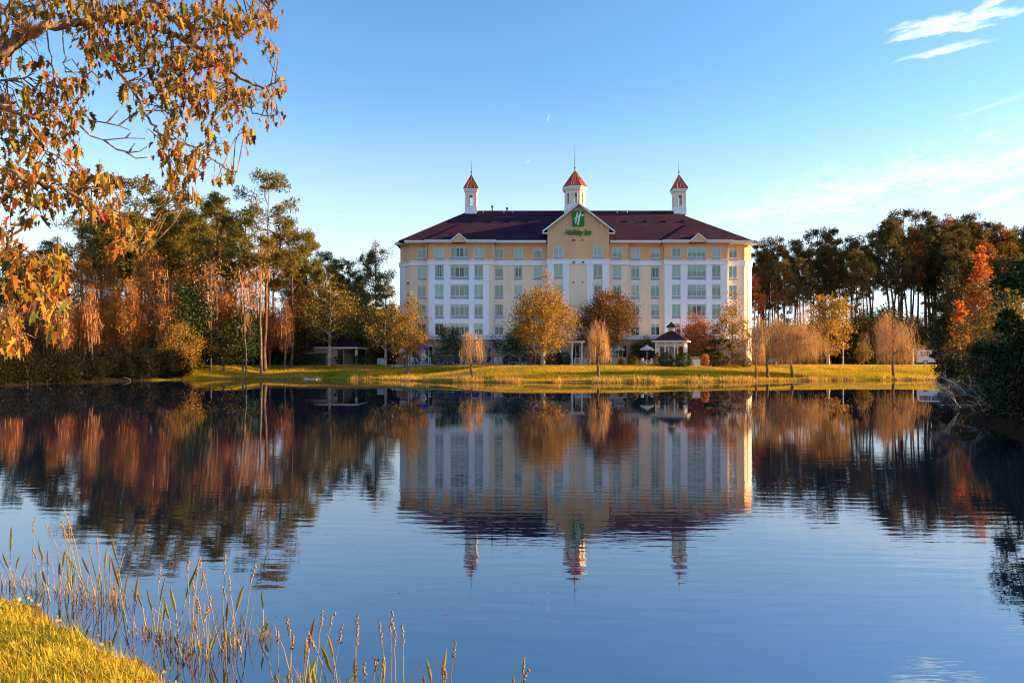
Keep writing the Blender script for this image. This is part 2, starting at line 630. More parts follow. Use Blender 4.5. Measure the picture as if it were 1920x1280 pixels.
sepw = N.new('ShaderNodeSeparateXYZ')
L.new(geo.outputs['Position'], sepw.inputs[0])
amp = m2('MULTIPLY_ADD', patch, 2.6, -0.75, clamp=True)
mr = N.new('ShaderNodeMapRange')
mr.interpolation_type = 'SMOOTHSTEP'
mr.inputs['From Min'].default_value, mr.inputs['From Max'].default_value = 12, 34
mr.inputs['To Min'].default_value, mr.inputs['To Max'].default_value = 1.0, 0.035
L.new(sepw.outputs[1], mr.inputs['Value'])
h = m2('ADD', m2('MULTIPLY', rip, 1.0), m2('MULTIPLY', rip2, 0.25))
h = m2('ADD', h, m2('MULTIPLY', wv.outputs['Fac'], 0.14))
h = m2('MULTIPLY', h, m2('MULTIPLY', m2('MULTIPLY_ADD', amp, 1.0, 0.22), mr.outputs[0]))
bp = N.new('ShaderNodeBump')
bp.inputs['Strength'].default_value, bp.inputs['Distance'].default_value = 1.0, 0.0022
L.new(h, bp.inputs['Height'])
dif = N.new('ShaderNodeBsdfDiffuse')
dif.inputs[0].default_value = (0.002, 0.007, 0.020, 1)
gl = N.new('ShaderNodeBsdfGlossy')
gl.inputs['Roughness'].default_value = 0.012
gl.inputs['Color'].default_value = (0.97, 0.97, 0.99, 1)
L.new(bp.outputs[0], gl.inputs['Normal'])
fr = N.new('ShaderNodeFresnel')
fr.inputs['IOR'].default_value = 5.0
mx = N.new('ShaderNodeMixShader')
L.new(fr.outputs[0], mx.inputs[0])
L.new(dif.outputs[0], mx.inputs[1]); L.new(gl.outputs[0], mx.inputs[2])
L.new(mx.outputs[0], o.inputs[0])
tag(MB().poly([(-76, 2.4, 0), (52, 2.4, 0), (52, 86, 0), (-76, 86, 0)]).build('pond_water', m_water), 'still dark blue pond mirroring the hotel and trees', None, kind='structure')

# ------------------------------------------------------------------ hotel
M = {
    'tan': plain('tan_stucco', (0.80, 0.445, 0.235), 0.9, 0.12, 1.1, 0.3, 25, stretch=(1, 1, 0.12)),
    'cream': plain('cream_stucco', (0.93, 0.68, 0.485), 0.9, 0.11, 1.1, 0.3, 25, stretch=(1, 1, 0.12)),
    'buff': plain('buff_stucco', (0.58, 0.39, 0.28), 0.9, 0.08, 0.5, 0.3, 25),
    'white': plain('white_stucco', (0.89, 0.86, 0.86), 0.8, 0.06, 1.1, 0.15, 25, stretch=(1, 1, 0.12)),
    'trim': plain('white_trim', (0.80, 0.79, 0.77), 0.6, 0.05, 1.5),
    'grille': plain('grille_paint', (0.62, 0.63, 0.70), 0.6, 0.06, 2),
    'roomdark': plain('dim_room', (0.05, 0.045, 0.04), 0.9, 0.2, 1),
    'drape': plain('beige_drape', (0.55, 0.49, 0.33), 0.9, 0.10, 4),
    'blind': plain('pale_blind', (0.84, 0.90, 0.80), 0.85, 0.05, 4),
    'copper': plain('copper_red_metal', (0.42, 0.075, 0.025), 0.45, 0.15, 1.2, 0.0, 40, 0.0, 0.5),
    'dark': plain('dark_metal', (0.03, 0.03, 0.035), 0.5, 0.1, 3),
    'green': plain('green_sign_face', (0.008, 0.20, 0.018), 0.4, 0.10, 1.0),
    'signwhite': plain('white_sign_face', (0.82, 0.84, 0.86), 0.4, 0.03, 2),
    'concrete': plain('pale_concrete', (0.50, 0.45, 0.38), 0.9, 0.12, 1.5, 0.3, 30),
    'blue': plain('blue_canvas', (0.02, 0.06, 0.32), 0.8, 0.12, 3),
    'canvas': plain('offwhite_canvas', (0.62, 0.60, 0.60), 0.85, 0.06, 3),
    'brown': plain('brown_wood', (0.20, 0.09, 0.04), 0.8, 0.2, 4),
    'black': plain('black_iron', (0.015, 0.015, 0.018), 0.5, 0.1, 4),
}


def shingle(name, c0, c1):
    m, nt, o = mat(name)
    N, L = nt.nodes, nt.links
    b = N.new('ShaderNodeBsdfPrincipled')
    b.inputs['Roughness'].default_value = 0.9
    b.inputs['Specular IOR Level'].default_value = 0.15
    tc = N.new('ShaderNodeTexCoord')
    mp = N.new('ShaderNodeMapping')
    mp.inputs['Scale'].default_value = (1.0, 1.0, 5.0)
    L.new(tc.outputs['Object'], mp.inputs[0])
    v = N.new('ShaderNodeTexVoronoi')
    v.inputs['Scale'].default_value = 1.6
    L.new(mp.outputs[0], v.inputs['Vector'])
    n = N.new('ShaderNodeTexNoise')
    n.inputs['Scale'].default_value, n.inputs['Detail'].default_value = 0.35, 8
    L.new(tc.outputs['Object'], n.inputs['Vector'])
    a = N.new('ShaderNodeMath'); a.operation = 'MULTIPLY_ADD'
    L.new(v.outputs['Color'], a.inputs[0]); a.inputs[1].default_value = 0.35
    L.new(n.outputs['Fac'], a.inputs[2])
    cr = N.new('ShaderNodeValToRGB')
    cr.color_ramp.elements[0].position, cr.color_ramp.elements[1].position = 0.35, 1.0
    cr.color_ramp.elements[0].color, cr.color_ramp.elements[1].color = (*c0, 1), (*c1, 1)
    L.new(a.outputs[0], cr.inputs[0])
    L.new(cr.outputs[0], b.inputs['Base Color'])
    bp = N.new('ShaderNodeBump')
    bp.inputs['Strength'].default_value, bp.inputs['Distance'].default_value = 0.6, 0.04
    L.new(v.outputs['Distance'], bp.inputs['Height'])
    L.new(bp.outputs[0], b.inputs['Normal'])
    L.new(b.outputs[0], o.inputs[0])
    return m


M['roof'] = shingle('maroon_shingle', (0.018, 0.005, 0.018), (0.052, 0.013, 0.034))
m_glass, nt, o = mat('window_glass')
N, L = nt.nodes, nt.links
tr = N.new('ShaderNodeBsdfTransparent')
tr.inputs[0].default_value = (0.90, 0.97, 0.95, 1)
gl = N.new('ShaderNodeBsdfGlossy')
gl.inputs['Roughness'].default_value = 0.03
gl.inputs['Color'].default_value = (0.85, 0.95, 1.0, 1)
fr = N.new('ShaderNodeFresnel')
fr.inputs['IOR'].default_value = 1.5
mx = N.new('ShaderNodeMixShader')
L.new(fr.outputs[0], mx.inputs[0]); L.new(tr.outputs[0], mx.inputs[1]); L.new(gl.outputs[0], mx.inputs[2])
L.new(mx.outputs[0], o.inputs[0])
M['glass'] = m_glass

FD = 98.0                       # distance of the facade
K = F / FD


def hx(px):
    return (px - CX) / K


def hz(py):
    return CAMZ + (HY - py) / K


HB = 1.45
hotel = empty('hotel', (hx(1083.5), FD + 8, HB), 'cream six storey hotel with maroon hip roof, three cupolas and green sign', 'hotel')
HO = root_loc(hotel)
Z_G, Z_ROW5 = hz(637.7), None
Z_BAND0, Z_BAND1, Z_EAVE = hz(496.5), hz(489.4), hz(455.5)
ROWS = [(464.0, 487.6, 'grille'), (496.8, 524.6, 'grille'), (533.0, 560.6, 'grille'), (569.7, 597.2, 'grille'), (606.0, 628.0, 'plain')]


def wall_face(mb, x0, x1, z0, z1, y, holes, depth=0.22, m=0):
    """an upright face towards the pond with real openings and their reveals"""
    hs_ = [h for h in holes if h[0] < x1 and h[1] > x0 and h[2] < z1 and h[3] > z0]
    xs = sorted({x0, x1, *[min(max(v, x0), x1) for h in hs_ for v in h[:2]]})
    zs = sorted({z0, z1, *[min(max(v, z0), z1) for h in hs_ for v in h[2:]]})
    for a, b_ in zip(xs, xs[1:]):
        for c, d in zip(zs, zs[1:]):
            mx_, mz = (a + b_) / 2, (c + d) / 2
            if any(h[0] < mx_ < h[1] and h[2] < mz < h[3] for h in hs_):
                continue
            mb.poly([(a, y, c), (b_, y, c), (b_, y, d), (a, y, d)], m)
    for a, b_, c, d in hs_:
        a, b_, c, d = max(a, x0), min(b_, x1), max(c, z0), min(d, z1)
        y2 = y + depth
        mb.poly([(a, y, c), (a, y, d), (a, y2, d), (a, y2, c)], m)
        mb.poly([(b_, y, d), (b_, y, c), (b_, y2, c), (b_, y2, d)], m)
        mb.poly([(a, y, d), (b_, y, d), (b_, y2, d), (a, y2, d)], m)
        mb.poly([(b_, y, c), (a, y, c), (a, y2, c), (b_, y2, c)], m)


# bays: photo x range, set-back, colour of the middle storeys, window columns (left, right edge)
SECT = [
    (768, 803, 0.9, 'cream', [(780.6, 797.6)]),
    (803, 925, 0.0, 'white', [(815.2, 831.8), (844.3, 879.3), (889.2, 905.8)]),
    (925, 1026, 0.5, 'cream', [(927.4, 943.8), (963.6, 980.2), (1000.4, 1017.0)]),
    (1026, 1141, -0.7, 'cream', [(1037.6, 1054.7), (1111.3, 1128.2)]),
    (1141, 1178, 0.1, 'cream', [(1148.6, 1165.4)]),
    (1178, 1246, 0.7, 'cream', [(1184.4, 1201.0), (1222.0, 1238.8)]),
    (1246, 1364, 0.0, 'white', [(1259.6, 1276.2), (1288.6, 1323.8), (1334.6, 1351.0)]),
    (1364, 1400, 0.9, 'cream', [(1369.8, 1386.4)]),
]

_win = {}


def win_meshes(w, h, kind, n):
    """frame, pane, grille shapes shared by windows of one size"""
    key = (round(w, 2), round(h, 2), kind, n)
    if key in _win:
        return _win[key]
    fb = MB()
    t = 0.07
    gh = 0.40 if kind == 'grille' else 0.0
    for a, b_, c, d in ((0, w, h - t, h), (0, w, gh, gh + t), (0, t, gh + t, h - t), (w - t, w, gh + t, h - t)):
        fb.box(a, b_, -0.04, 0.06, c, d)
    pw = (w - t) / n
    for i in range(1, n):
        fb.box(i * pw, i * pw + t, -0.035, 0.055, gh + t, h - t)
    panes = []
    for i in range(n):
        panes.append(MB().box(t + i * pw - 0.002, i * pw + pw + 0.002, 0.0, 0.012, gh + t - 0.004, h - t + 0.004).mesh('pane', M['glass']))
    gm = None
    if gh:
        g = MB().box(0.0, w, 0.05, 0.09, 0, gh)
        k = 6
        for i in range(k):
            z = 0.03 + i * (gh - 0.05) / k
            g.add([(0.04, -0.01, z), (w - 0.04, -0.01, z), (w - 0.04, 0.05, z + 0.045), (0.04, 0.05, z + 0.045)], [(0, 1, 2, 3)])
        gm = g.mesh('air_grille', M['grille'])
    _win[key] = (fb.mesh('window', M['trim']), panes, gm, gh, t)
    return _win[key]


_cur = {}


def curtain_mesh(w, h, lo, x0, x1, m):
    key = (round(w, 2), round(h, 2), lo, x0, x1, m)
    if key not in _cur:
        n = max(6, int((x1 - x0) * w / 0.09))
        xs = np.linspace(x0 * w, x1 * w, n)
        yy = 0.018 * np.where(np.arange(n) % 2 == 0, 1, -1)
        v = np.concatenate([np.stack([xs, yy, np.full(n, lo * h)], 1), np.stack([xs, yy, np.full(n, h)], 1)])
        i = np.arange(n - 1)
        _cur[key] = MB().add(v, np.stack([i, i + 1, n + i + 1, n + i], 1)).mesh('curtain', M[m])
    return _cur[key]


def add_window(parent, x, y, z, w, h, kind, n, style, org):
    fm, panes, gm, gh, t = win_meshes(w, h, kind, n)
    o = linked('window', fm, parent, Vector((x, y + 0.06, z)) - org)
    for p in panes:
        linked('pane', p, o)
    if gm:
        linked('air_grille', gm, o)
    ch = h - gh - t
    if style[0] is not None:
        linked('curtain', curtain_mesh(w, ch, style[0], 0.02, 0.98, 'blind'), o, (0, 0.05, gh + t / 2))
    for a, b_ in style[1]:
        linked('curtain', curtain_mesh(w, ch, 0.0, a, b_, 'drape'), o, (0, 0.11, gh + t / 2))
    return o


rw = random.Random(11)
STY = [(0.0, []), (0.8, [(0.02, 0.25), (0.75, 0.98)]), (None, [(0.02, 0.35), (0.68, 0.98)]), (0.0, []), (0.72, [(0.03, 0.97)]), (0.60, [(0.03, 0.97)]), (0.45, [(0.03, 0.97)]), (0.86, [(0.02, 0.97)]), (0.0, []), (0.70, [(0.02, 0.42), (0.60, 0.98)]), (0.92, [(0.03, 0.98)])]
for k, (a, b_, dy, lowm, cols) in enumerate(SECT):
    x0, x1, y = hx(a), hx(b_), FD + dy
    holes = []
    for (wa, wb) in cols:
        for r, (ya, yb, kind) in enumerate(ROWS):
            holes.append((hx(wa), hx(wb), hz(yb), hz(ya)))
    back = FD + 2.2
    top = Z_EAVE + 0.05
    lo, hi = MB(), MB()
    wall_face(lo, x0, x1, HB, Z_BAND0 + 0.02, y, holes)
    wall_face(hi, x0, x1, Z_BAND0 + 0.02, top if k != 3 else hz(434), y, holes)
    for w_, z0, z1 in ((lo, HB, Z_BAND0 + 0.02), (hi, Z_BAND0 + 0.02, top if k != 3 else hz(434))):
        w_.poly([(x0, back, z0), (x0, y, z0), (x0, y, z1), (x0, back, z1)])
        w_.poly([(x1, y, z0), (x1, back, z0), (x1, back, z1), (x1, y, z1)])
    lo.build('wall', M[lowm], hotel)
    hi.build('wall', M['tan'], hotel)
    # cornice band at the foot of the top storey, with a drip edge
    bd = MB()
    bd.box(x0 - 0.10, x1 + 0.10, y - 0.16, y - 0.002, Z_BAND0, Z_BAND1)
    bd.box(x0 - 0.16, x1 + 0.16, y - 0.24, y - 0.003, Z_BAND1 + 0.001, Z_BAND1 + 0.12)
    bd.build('cornice_band', M['white'], hotel)
    for (wa, wb) in cols:
        wide = wb - wa > 25
        for r, (ya, yb, kind) in enumerate(ROWS):
            st = rw.choice(STY)
            if r == 4:
                st = (rw.choice([0.7, 0.5, None]), [])
            add_window(hotel, hx(wa), y, hz(yb), hx(wb) - hx(wa), hz(ya) - hz(yb), kind, 4 if wide else 2, st, HO)
            if r and lowm == 'cream' and kind == 'grille':
                MB().box(hx(wa) - 0.10, hx(wb) + 0.10, y - 0.07, y - 0.002, hz(yb) - 0.14, hz(yb) - 0.01).build('window_sill', M['white'], hotel)

# pilasters standing proud of the wall
for a, b_, dy in [(803.6, 815, 0.0), (832, 844, 0.0), (879.5, 889, 0.0), (906, 917, 0.0), (1026.3, 1037.4, -0.7), (1055, 1066, -0.7), (1099, 1111, -0.7), (1128.5, 1140.7, -0.7),
                  (1246.3, 1259.4, 0.0), (1276.6, 1288.4, 0.0), (1324.2, 1334.4, 0.0), (1351.4, 1363.7, 0.0)]:
    p = MB().box(hx(a), hx(b_), FD + dy - 0.09, FD + dy - 0.002, HB, Z_BAND0 - 0.001)
    p.box(hx(a) - 0.05, hx(b_) + 0.05, FD + dy - 0.13, FD + dy - 0.092, Z_BAND0 - 0.42, Z_BAND0 - 0.30)
    p.build('pilaster', M['white'], hotel)
MB().box(hx(917.3), hx(924.8), FD - 0.04, FD - 0.002, HB, Z_BAND0 - 0.001).build('wall_strip', M['cream'], hotel)

# chamfered corners, ends and back
xl0, xl1, xr0, xr1 = hx(745), hx(768), hx(1400), hx(1420)
yb = FD + 18
for tan_, z0, z1 in (('cream', HB, Z_BAND0 + 0.02), ('tan', Z_BAND0 + 0.02, Z_EAVE + 0.05)):
    for xa, ya, xb, yb_ in ((xl0, FD + 2.6, xl1, FD + 0.9), (xr0, FD + 0.9, xr1, FD + 2.6), (xr1, FD + 2.6, xr1, yb), (xl0, yb, xl0, FD + 2.6), (xr1, yb, xl0, yb)):
        MB().poly([(xa, ya, z0), (xb, yb_, z0), (xb, yb_, z1), (xa, ya, z1)]).build('wall', M[tan_], hotel)


def skew(p, q, t0, t1, prj, z0, z1):
    """a box lying against the upright plane from p to q, between fractions t0 and t1, standing prj proud"""
    p, q = np.array(p, float), np.array(q, float)
    d = q - p
    n = np.array((d[1], -d[0])) / np.linalg.norm(d)
    a, b_ = p + d * t0, p + d * t1
    return [tuple(a + n * prj), tuple(b_ + n * prj), tuple(b_ + n * 0.002), tuple(a + n * 0.002)]


for p, q, t0, t1 in (((xl0, FD + 2.6), (xl1, FD + 0.9), 0.0, 0.48), ((xr0, FD + 0.9), (xr1, FD + 2.6), 0.45, 1.0)):
    MB().prism(skew(p, q, t0, t1, 0.09, 0, 0), HB, Z_BAND0 - 0.001).build('pilaster', M['white'], hotel)
    MB().prism(skew(p, q, -0.05, 1.03, 0.16, 0, 0), Z_BAND0, Z_BAND1).prism(skew(p, q, -0.07, 1.05, 0.24, 0, 0), Z_BAND1 + 0.001, Z_BAND1 + 0.12).build('cornice_band', M['white'], hotel)
MB().box(xr1 + 0.002, xr1 + 0.16, FD + 2.7, yb, Z_BAND0, Z_BAND1).build('cornice_band', M['white'], hotel)
MB().box(xl0 - 0.16, xl0 - 0.002, FD + 2.7, yb, Z_BAND0, Z_BAND1).build('cornice_band', M['white'], hotel)
# dim rooms behind the glass
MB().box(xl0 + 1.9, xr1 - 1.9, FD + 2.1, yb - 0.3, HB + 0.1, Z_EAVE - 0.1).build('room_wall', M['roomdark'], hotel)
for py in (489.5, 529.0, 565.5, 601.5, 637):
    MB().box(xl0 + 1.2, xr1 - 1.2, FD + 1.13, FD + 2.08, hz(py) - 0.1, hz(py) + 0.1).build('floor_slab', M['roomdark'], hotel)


# roof
def hip(mb, x0, x1, y0, y1, z, pitch, along='x', m=0):
    if along == 'x':
        h = (y1 - y0) / 2
        yc, zr = (y0 + y1) / 2, z + h * pitch
        a, b_ = (x0 + h * 1.0, yc, zr), (x1 - h * 1.0, yc, zr)
        c = [(x0, y0, z), (x1, y0, z), (x1, y1, z), (x0, y1, z)]
        mb.poly([c[0], c[1], b_, a], m); mb.poly([c[2], c[3], a, b_], m); mb.poly([c[1], c[2], b_], m); mb.poly([c[3], c[0], a], m)
    else:
        h = (x1 - x0) / 2
        xc, zr = (x0 + x1) / 2, z + h * pitch
        a, b_ = (xc, y0 + h, zr), (xc, y1 - h, zr)
        c = [(x0, y0, z), (x1, y0, z), (x1, y1, z), (x0, y1, z)]
        mb.poly([c[0], c[1], a], m); mb.poly([c[1], c[2], b_, a], m); mb.poly([c[2], c[3], b_], m); mb.poly([c[3], c[0], a, b_], m)
    mb.poly([(x0, y0, z), (x0, y1, z), (x1, y1, z), (x1, y0, z)], m)


PIT = 0.668
zt = hz(452.6)
r = MB()
hip(r, hx(748), hx(1411), FD - 0.55, FD + 18.6, zt, PIT, 'x')
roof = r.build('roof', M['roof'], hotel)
for xa, xb in ((hx(735.5), hx(735.5) + 18), (hx(1428) - 18, hx(1428))):
    r = MB()
    hip(r, xa, xb, FD + 1.7, FD + 15.1, zt + 0.03, PIT, 'x')
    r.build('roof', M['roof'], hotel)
for xa, xb in ((798, 929), (1241, 1369)):
    r = MB()
    hip(r, hx(xa), hx(xb), FD - 0.95, FD + 17, zt + 0.02, PIT, 'y')
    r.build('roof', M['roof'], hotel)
# fascia and soffit boards following the bays
for a, b_, y in [(737, 762, FD + 1.75), (1405, 1427, FD + 1.75), (759, 800, FD - 0.50), (796.5, 847.5, FD - 1.0), (874.5, 930, FD - 1.0), (927, 1024, FD - 0.55), (1143, 1186, FD - 0.60),
                 (1184, 1243, FD - 0.55), (1239.5, 1290.5, FD - 1.0), (1322, 1370.5, FD - 1.0), (1367, 1410, FD - 0.50)]:
    f = MB().box(hx(a), hx(b_), y - 0.07, y + 0.02, zt - 0.26, zt + 0.05)
    f.box(hx(a) + 0.05, hx(b_) - 0.05, y - 0.15, y - 0.072, zt - 0.10, zt + 0.04)      # gutter
    f.box(hx(a) + 0.02, hx(b_) - 0.02, y + 0.022, FD + 0.9, zt - 0.27, zt - 0.22)
    f.build('fascia', M['trim'], hotel)
for px, yy in ((799.5, FD - 0.12), (925.5, FD - 0.12), (1243, FD + 0.5), (1366, FD - 0.12)):
    MB().tube([(hx(px), FD - 0.95, zt - 0.2), (hx(px), yy - 0.05, zt - 0.75), (hx(px), yy - 0.05, Z_BAND1 + 0.2)], 0.05, 6).build('downpipe', M['trim'], hotel)
# small eyebrow gables over the wide windows
for pc in (861.5, 1306.2):
    xc, w, h = hx(pc), 16.2 / K, 13.2 / K
    g = MB()
    y0 = FD - 1.08
    g.add([(xc - w, y0, zt - 0.02), (xc, y0, zt + h), (xc + w, y0, zt - 0.02), (xc - w, FD + 2, zt - 0.02), (xc, FD + 2, zt + h), (xc + w, FD + 2, zt - 0.02)],
          [(0, 1, 4, 3), (1, 2, 5, 4)])
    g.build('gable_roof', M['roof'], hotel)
    MB().poly([(xc - w + 0.1, FD - 0.97, zt - 0.28), (xc + w - 0.1, FD - 0.97, zt - 0.28), (xc + w - 0.1, FD - 0.97, zt), (xc, FD - 0.97, zt + h - 0.08), (xc - w + 0.1, FD - 0.97, zt)]).build('gable_wall', M['tan'], hotel)
    t = MB()
    for s in (-1, 1):
        d = np.array((0, 0.07, 0))
        a0, a1 = np.array((xc + s * (w + 0.04), y0 - 0.03, zt - 0.03)), np.array((xc, y0 - 0.03, zt + h + 0.02))
        dn = np.array((0, 0, -0.22))
        t.add([a0, a1, a1 + dn, a0 + dn, a0 + d, a1 + d, a1 + dn + d, a0 + dn + d], [(0, 1, 2, 3), (7, 6, 5, 4), (3, 2, 6, 7), (0, 4, 5, 1)])
    t.build('rake_board', M['trim'], hotel)
# the middle gable with the sign
xc, yf = hx(1083.5), FD - 0.7
gw, gp = 67.0 / K, hz(384.5)
ge = hz(435.5)
pt = (gp - ge) / gw
g = MB()
y0, y1 = yf - 0.6, FD + 9.0
for s in (-1, 1):
    a0, a1 = np.array((xc + s * gw, y0, ge)), np.array((xc, y0, gp))
    b0, b1 = np.array((xc + s * gw, y1, ge)), np.array((xc, y1, gp))
    up = np.array((0, 0, 0.12))
    g.add([a0, a1, b1, b0, a0 + up, a1 + up, b1 + up, b0 + up], [(0, 1, 2, 3), (4, 5, 6, 7), (0, 1, 5, 4), (0, 3, 7, 4), (3, 2, 6, 7)])
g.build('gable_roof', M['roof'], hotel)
t = MB()
for s in (-1, 1):
    a0, a1 = np.array((xc + s * (gw + 0.02), y0 - 0.05, ge - 0.02)), np.array((xc, y0 - 0.05, gp + 0.06))
    dn, d = np.array((0, 0, -0.26)), np.array((0, 0.045, 0))
    t.add([a0, a1, a1 + dn, a0 + dn, a0 + d, a1 + d, a1 + dn + d, a0 + dn + d], [(0, 1, 2, 3), (7, 6, 5, 4), (3, 2, 6, 7), (0, 4, 5, 1)])
    # boxed return at the foot of the rake
    xe = xc + s * gw
    t.box(min(xe, xe - s * 0.75), max(xe, xe - s * 0.75), y0, y0 + 0.7, ge - 0.42, ge - 0.28)
t.build('rake_board', M['trim'], hotel)
xa, xb = hx(1026), hx(1141)
zi = hz(434)
gwall = MB()
def rake(x):
    return gp - abs(x - xc) * pt - 0.05
gwall.poly([(xa, yf, zi), (xb, yf, zi), (xb, yf, rake(xb)), (xc, yf, rake(xc)), (xa, yf, rake(xa))])
for x in (xa, xb):
    gwall.poly([(x, yf, Z_EAVE - 0.2), (x, FD + 6, Z_EAVE - 0.2), (x, FD + 6, rake(x)), (x, yf, rake(x))])
gwall.build('gable_wall', M['tan'], hotel)

# sign: green panel with a slanted letter, and the name below it in green letters
sx0, sx1, sz0, sz1 = hx(1072.3), hx(1094), hz(426.3), hz(398)
sign = MB().box(sx0, sx1, yf - 0.22, yf - 0.01, sz0, sz1).build('sign_panel', M['green'], hotel)


def stroke(pts, w, y):
    pts = np.array(pts, float)
    t = np.gradient(pts, axis=0)
    t /= np.linalg.norm(t, axis=1)[:, None]
    nrm = np.stack([-t[:, 1], t[:, 0]], 1)
    w = np.asarray(w)[:, None] / 2
    a, b_ = pts + nrm * w, pts - nrm * w
    n = len(pts)
    v = [(p[0], y, p[1]) for p in a] + [(p[0], y, p[1]) for p in b_] + [(p[0], y + 0.05, p[1]) for p in a] + [(p[0], y + 0.05, p[1]) for p in b_]
    f = []
    for i in range(n - 1):
        f += [(i, i + 1, n + i + 1, n + i), (i, 2 * n + i, 2 * n + i + 1, i + 1), (n + i, n + i + 1, 3 * n + i + 1, 3 * n + i)]
    return MB().add(v, f)


def sp(u, v):
    """place on the green panel from the close view of it"""
    return (hx(1040 + u / 14.22), hz(370 + v / 14.22))


ys = yf - 0.275
for pts, w in (([(592, 440), (572, 540), (553, 640), (540, 728)], [0.17, 0.19, 0.19, 0.15]),
               ([(676, 425), (645, 540), (622, 650), (606, 770)], [0.17, 0.20, 0.21, 0.20])):
    stroke([sp(*p) for p in pts], w, ys).build('logo_stroke', M['signwhite'], sign)
stroke([sp(*p) for p in [(492, 632), (530, 600), (580, 560), (640, 530), (700, 514), (762, 508)]], [0.05, 0.12, 0.15, 0.16, 0.18, 0.20], ys - 0.012).build('logo_stroke', M['signwhite'], sign)

tx = bpy.data.curves.new('letters', 'FONT')
tx.body = 'Holiday Inn'
tx.size, tx.shear, tx.extrude, tx.offset, tx.space_character = 1.0, 0.25, 0.05, 0.018, 0.92
to_ = bpy.data.objects.new('letters', tx)
COL.objects.link(to_)
bpy.context.view_layer.update()
me = bpy.data.meshes.new_from_object(to_.evaluated_get(bpy.context.evaluated_depsgraph_get()))
bpy.data.objects.remove(to_)
co = np.zeros(len(me.vertices) * 3, np.float32)
me.vertices.foreach_get('co', co)
co = co.reshape(-1, 3)
mn, mxv = co.min(0), co.max(0)
tw, th = hx(1107.6) - hx(1059), hz(431.7) - hz(445.4)
nc = np.zeros_like(co)
nc[:, 0] = (co[:, 0] - mn[0]) / (mxv[0] - mn[0]) * tw + hx(1059) - HO[0]
nc[:, 2] = (co[:, 1] - mn[1]) / (mxv[1] - mn[1]) * th + hz(445.4) - HO[2]
nc[:, 1] = yf - 0.12 - co[:, 2] * 1.5 - HO[1]
me.vertices.foreach_set('co', nc.ravel())
me.materials.clear()
me.materials.append(M['green'])
me.update()
linked('sign_lettering', me, hotel)
for px, py in ((1073.5, 452), (1076.5, 452), (1091, 452)):
    MB().box(hx(px) - 0.08, hx(px) + 0.08, yf - 0.16, yf - 0.002, hz(py) - 0.08, hz(py) + 0.08).build('wall_fixture', M['dark'], hotel)
for px in (1074.7, 1091.6):
    MB().box(hx(px) - 0.12, hx(px) + 0.12, yf - 0.34, yf - 0.245, hz(493.6) - 0.12, hz(493.6) + 0.12).build('wall_fixture', M['dark'], hotel)
    MB().box(hx(px) - 0.08, hx(px) + 0.08, yf - 0.12, yf - 0.002, hz(530) - 0.08, hz(530) + 0.08).build('wall_fixture', M['dark'], hotel)


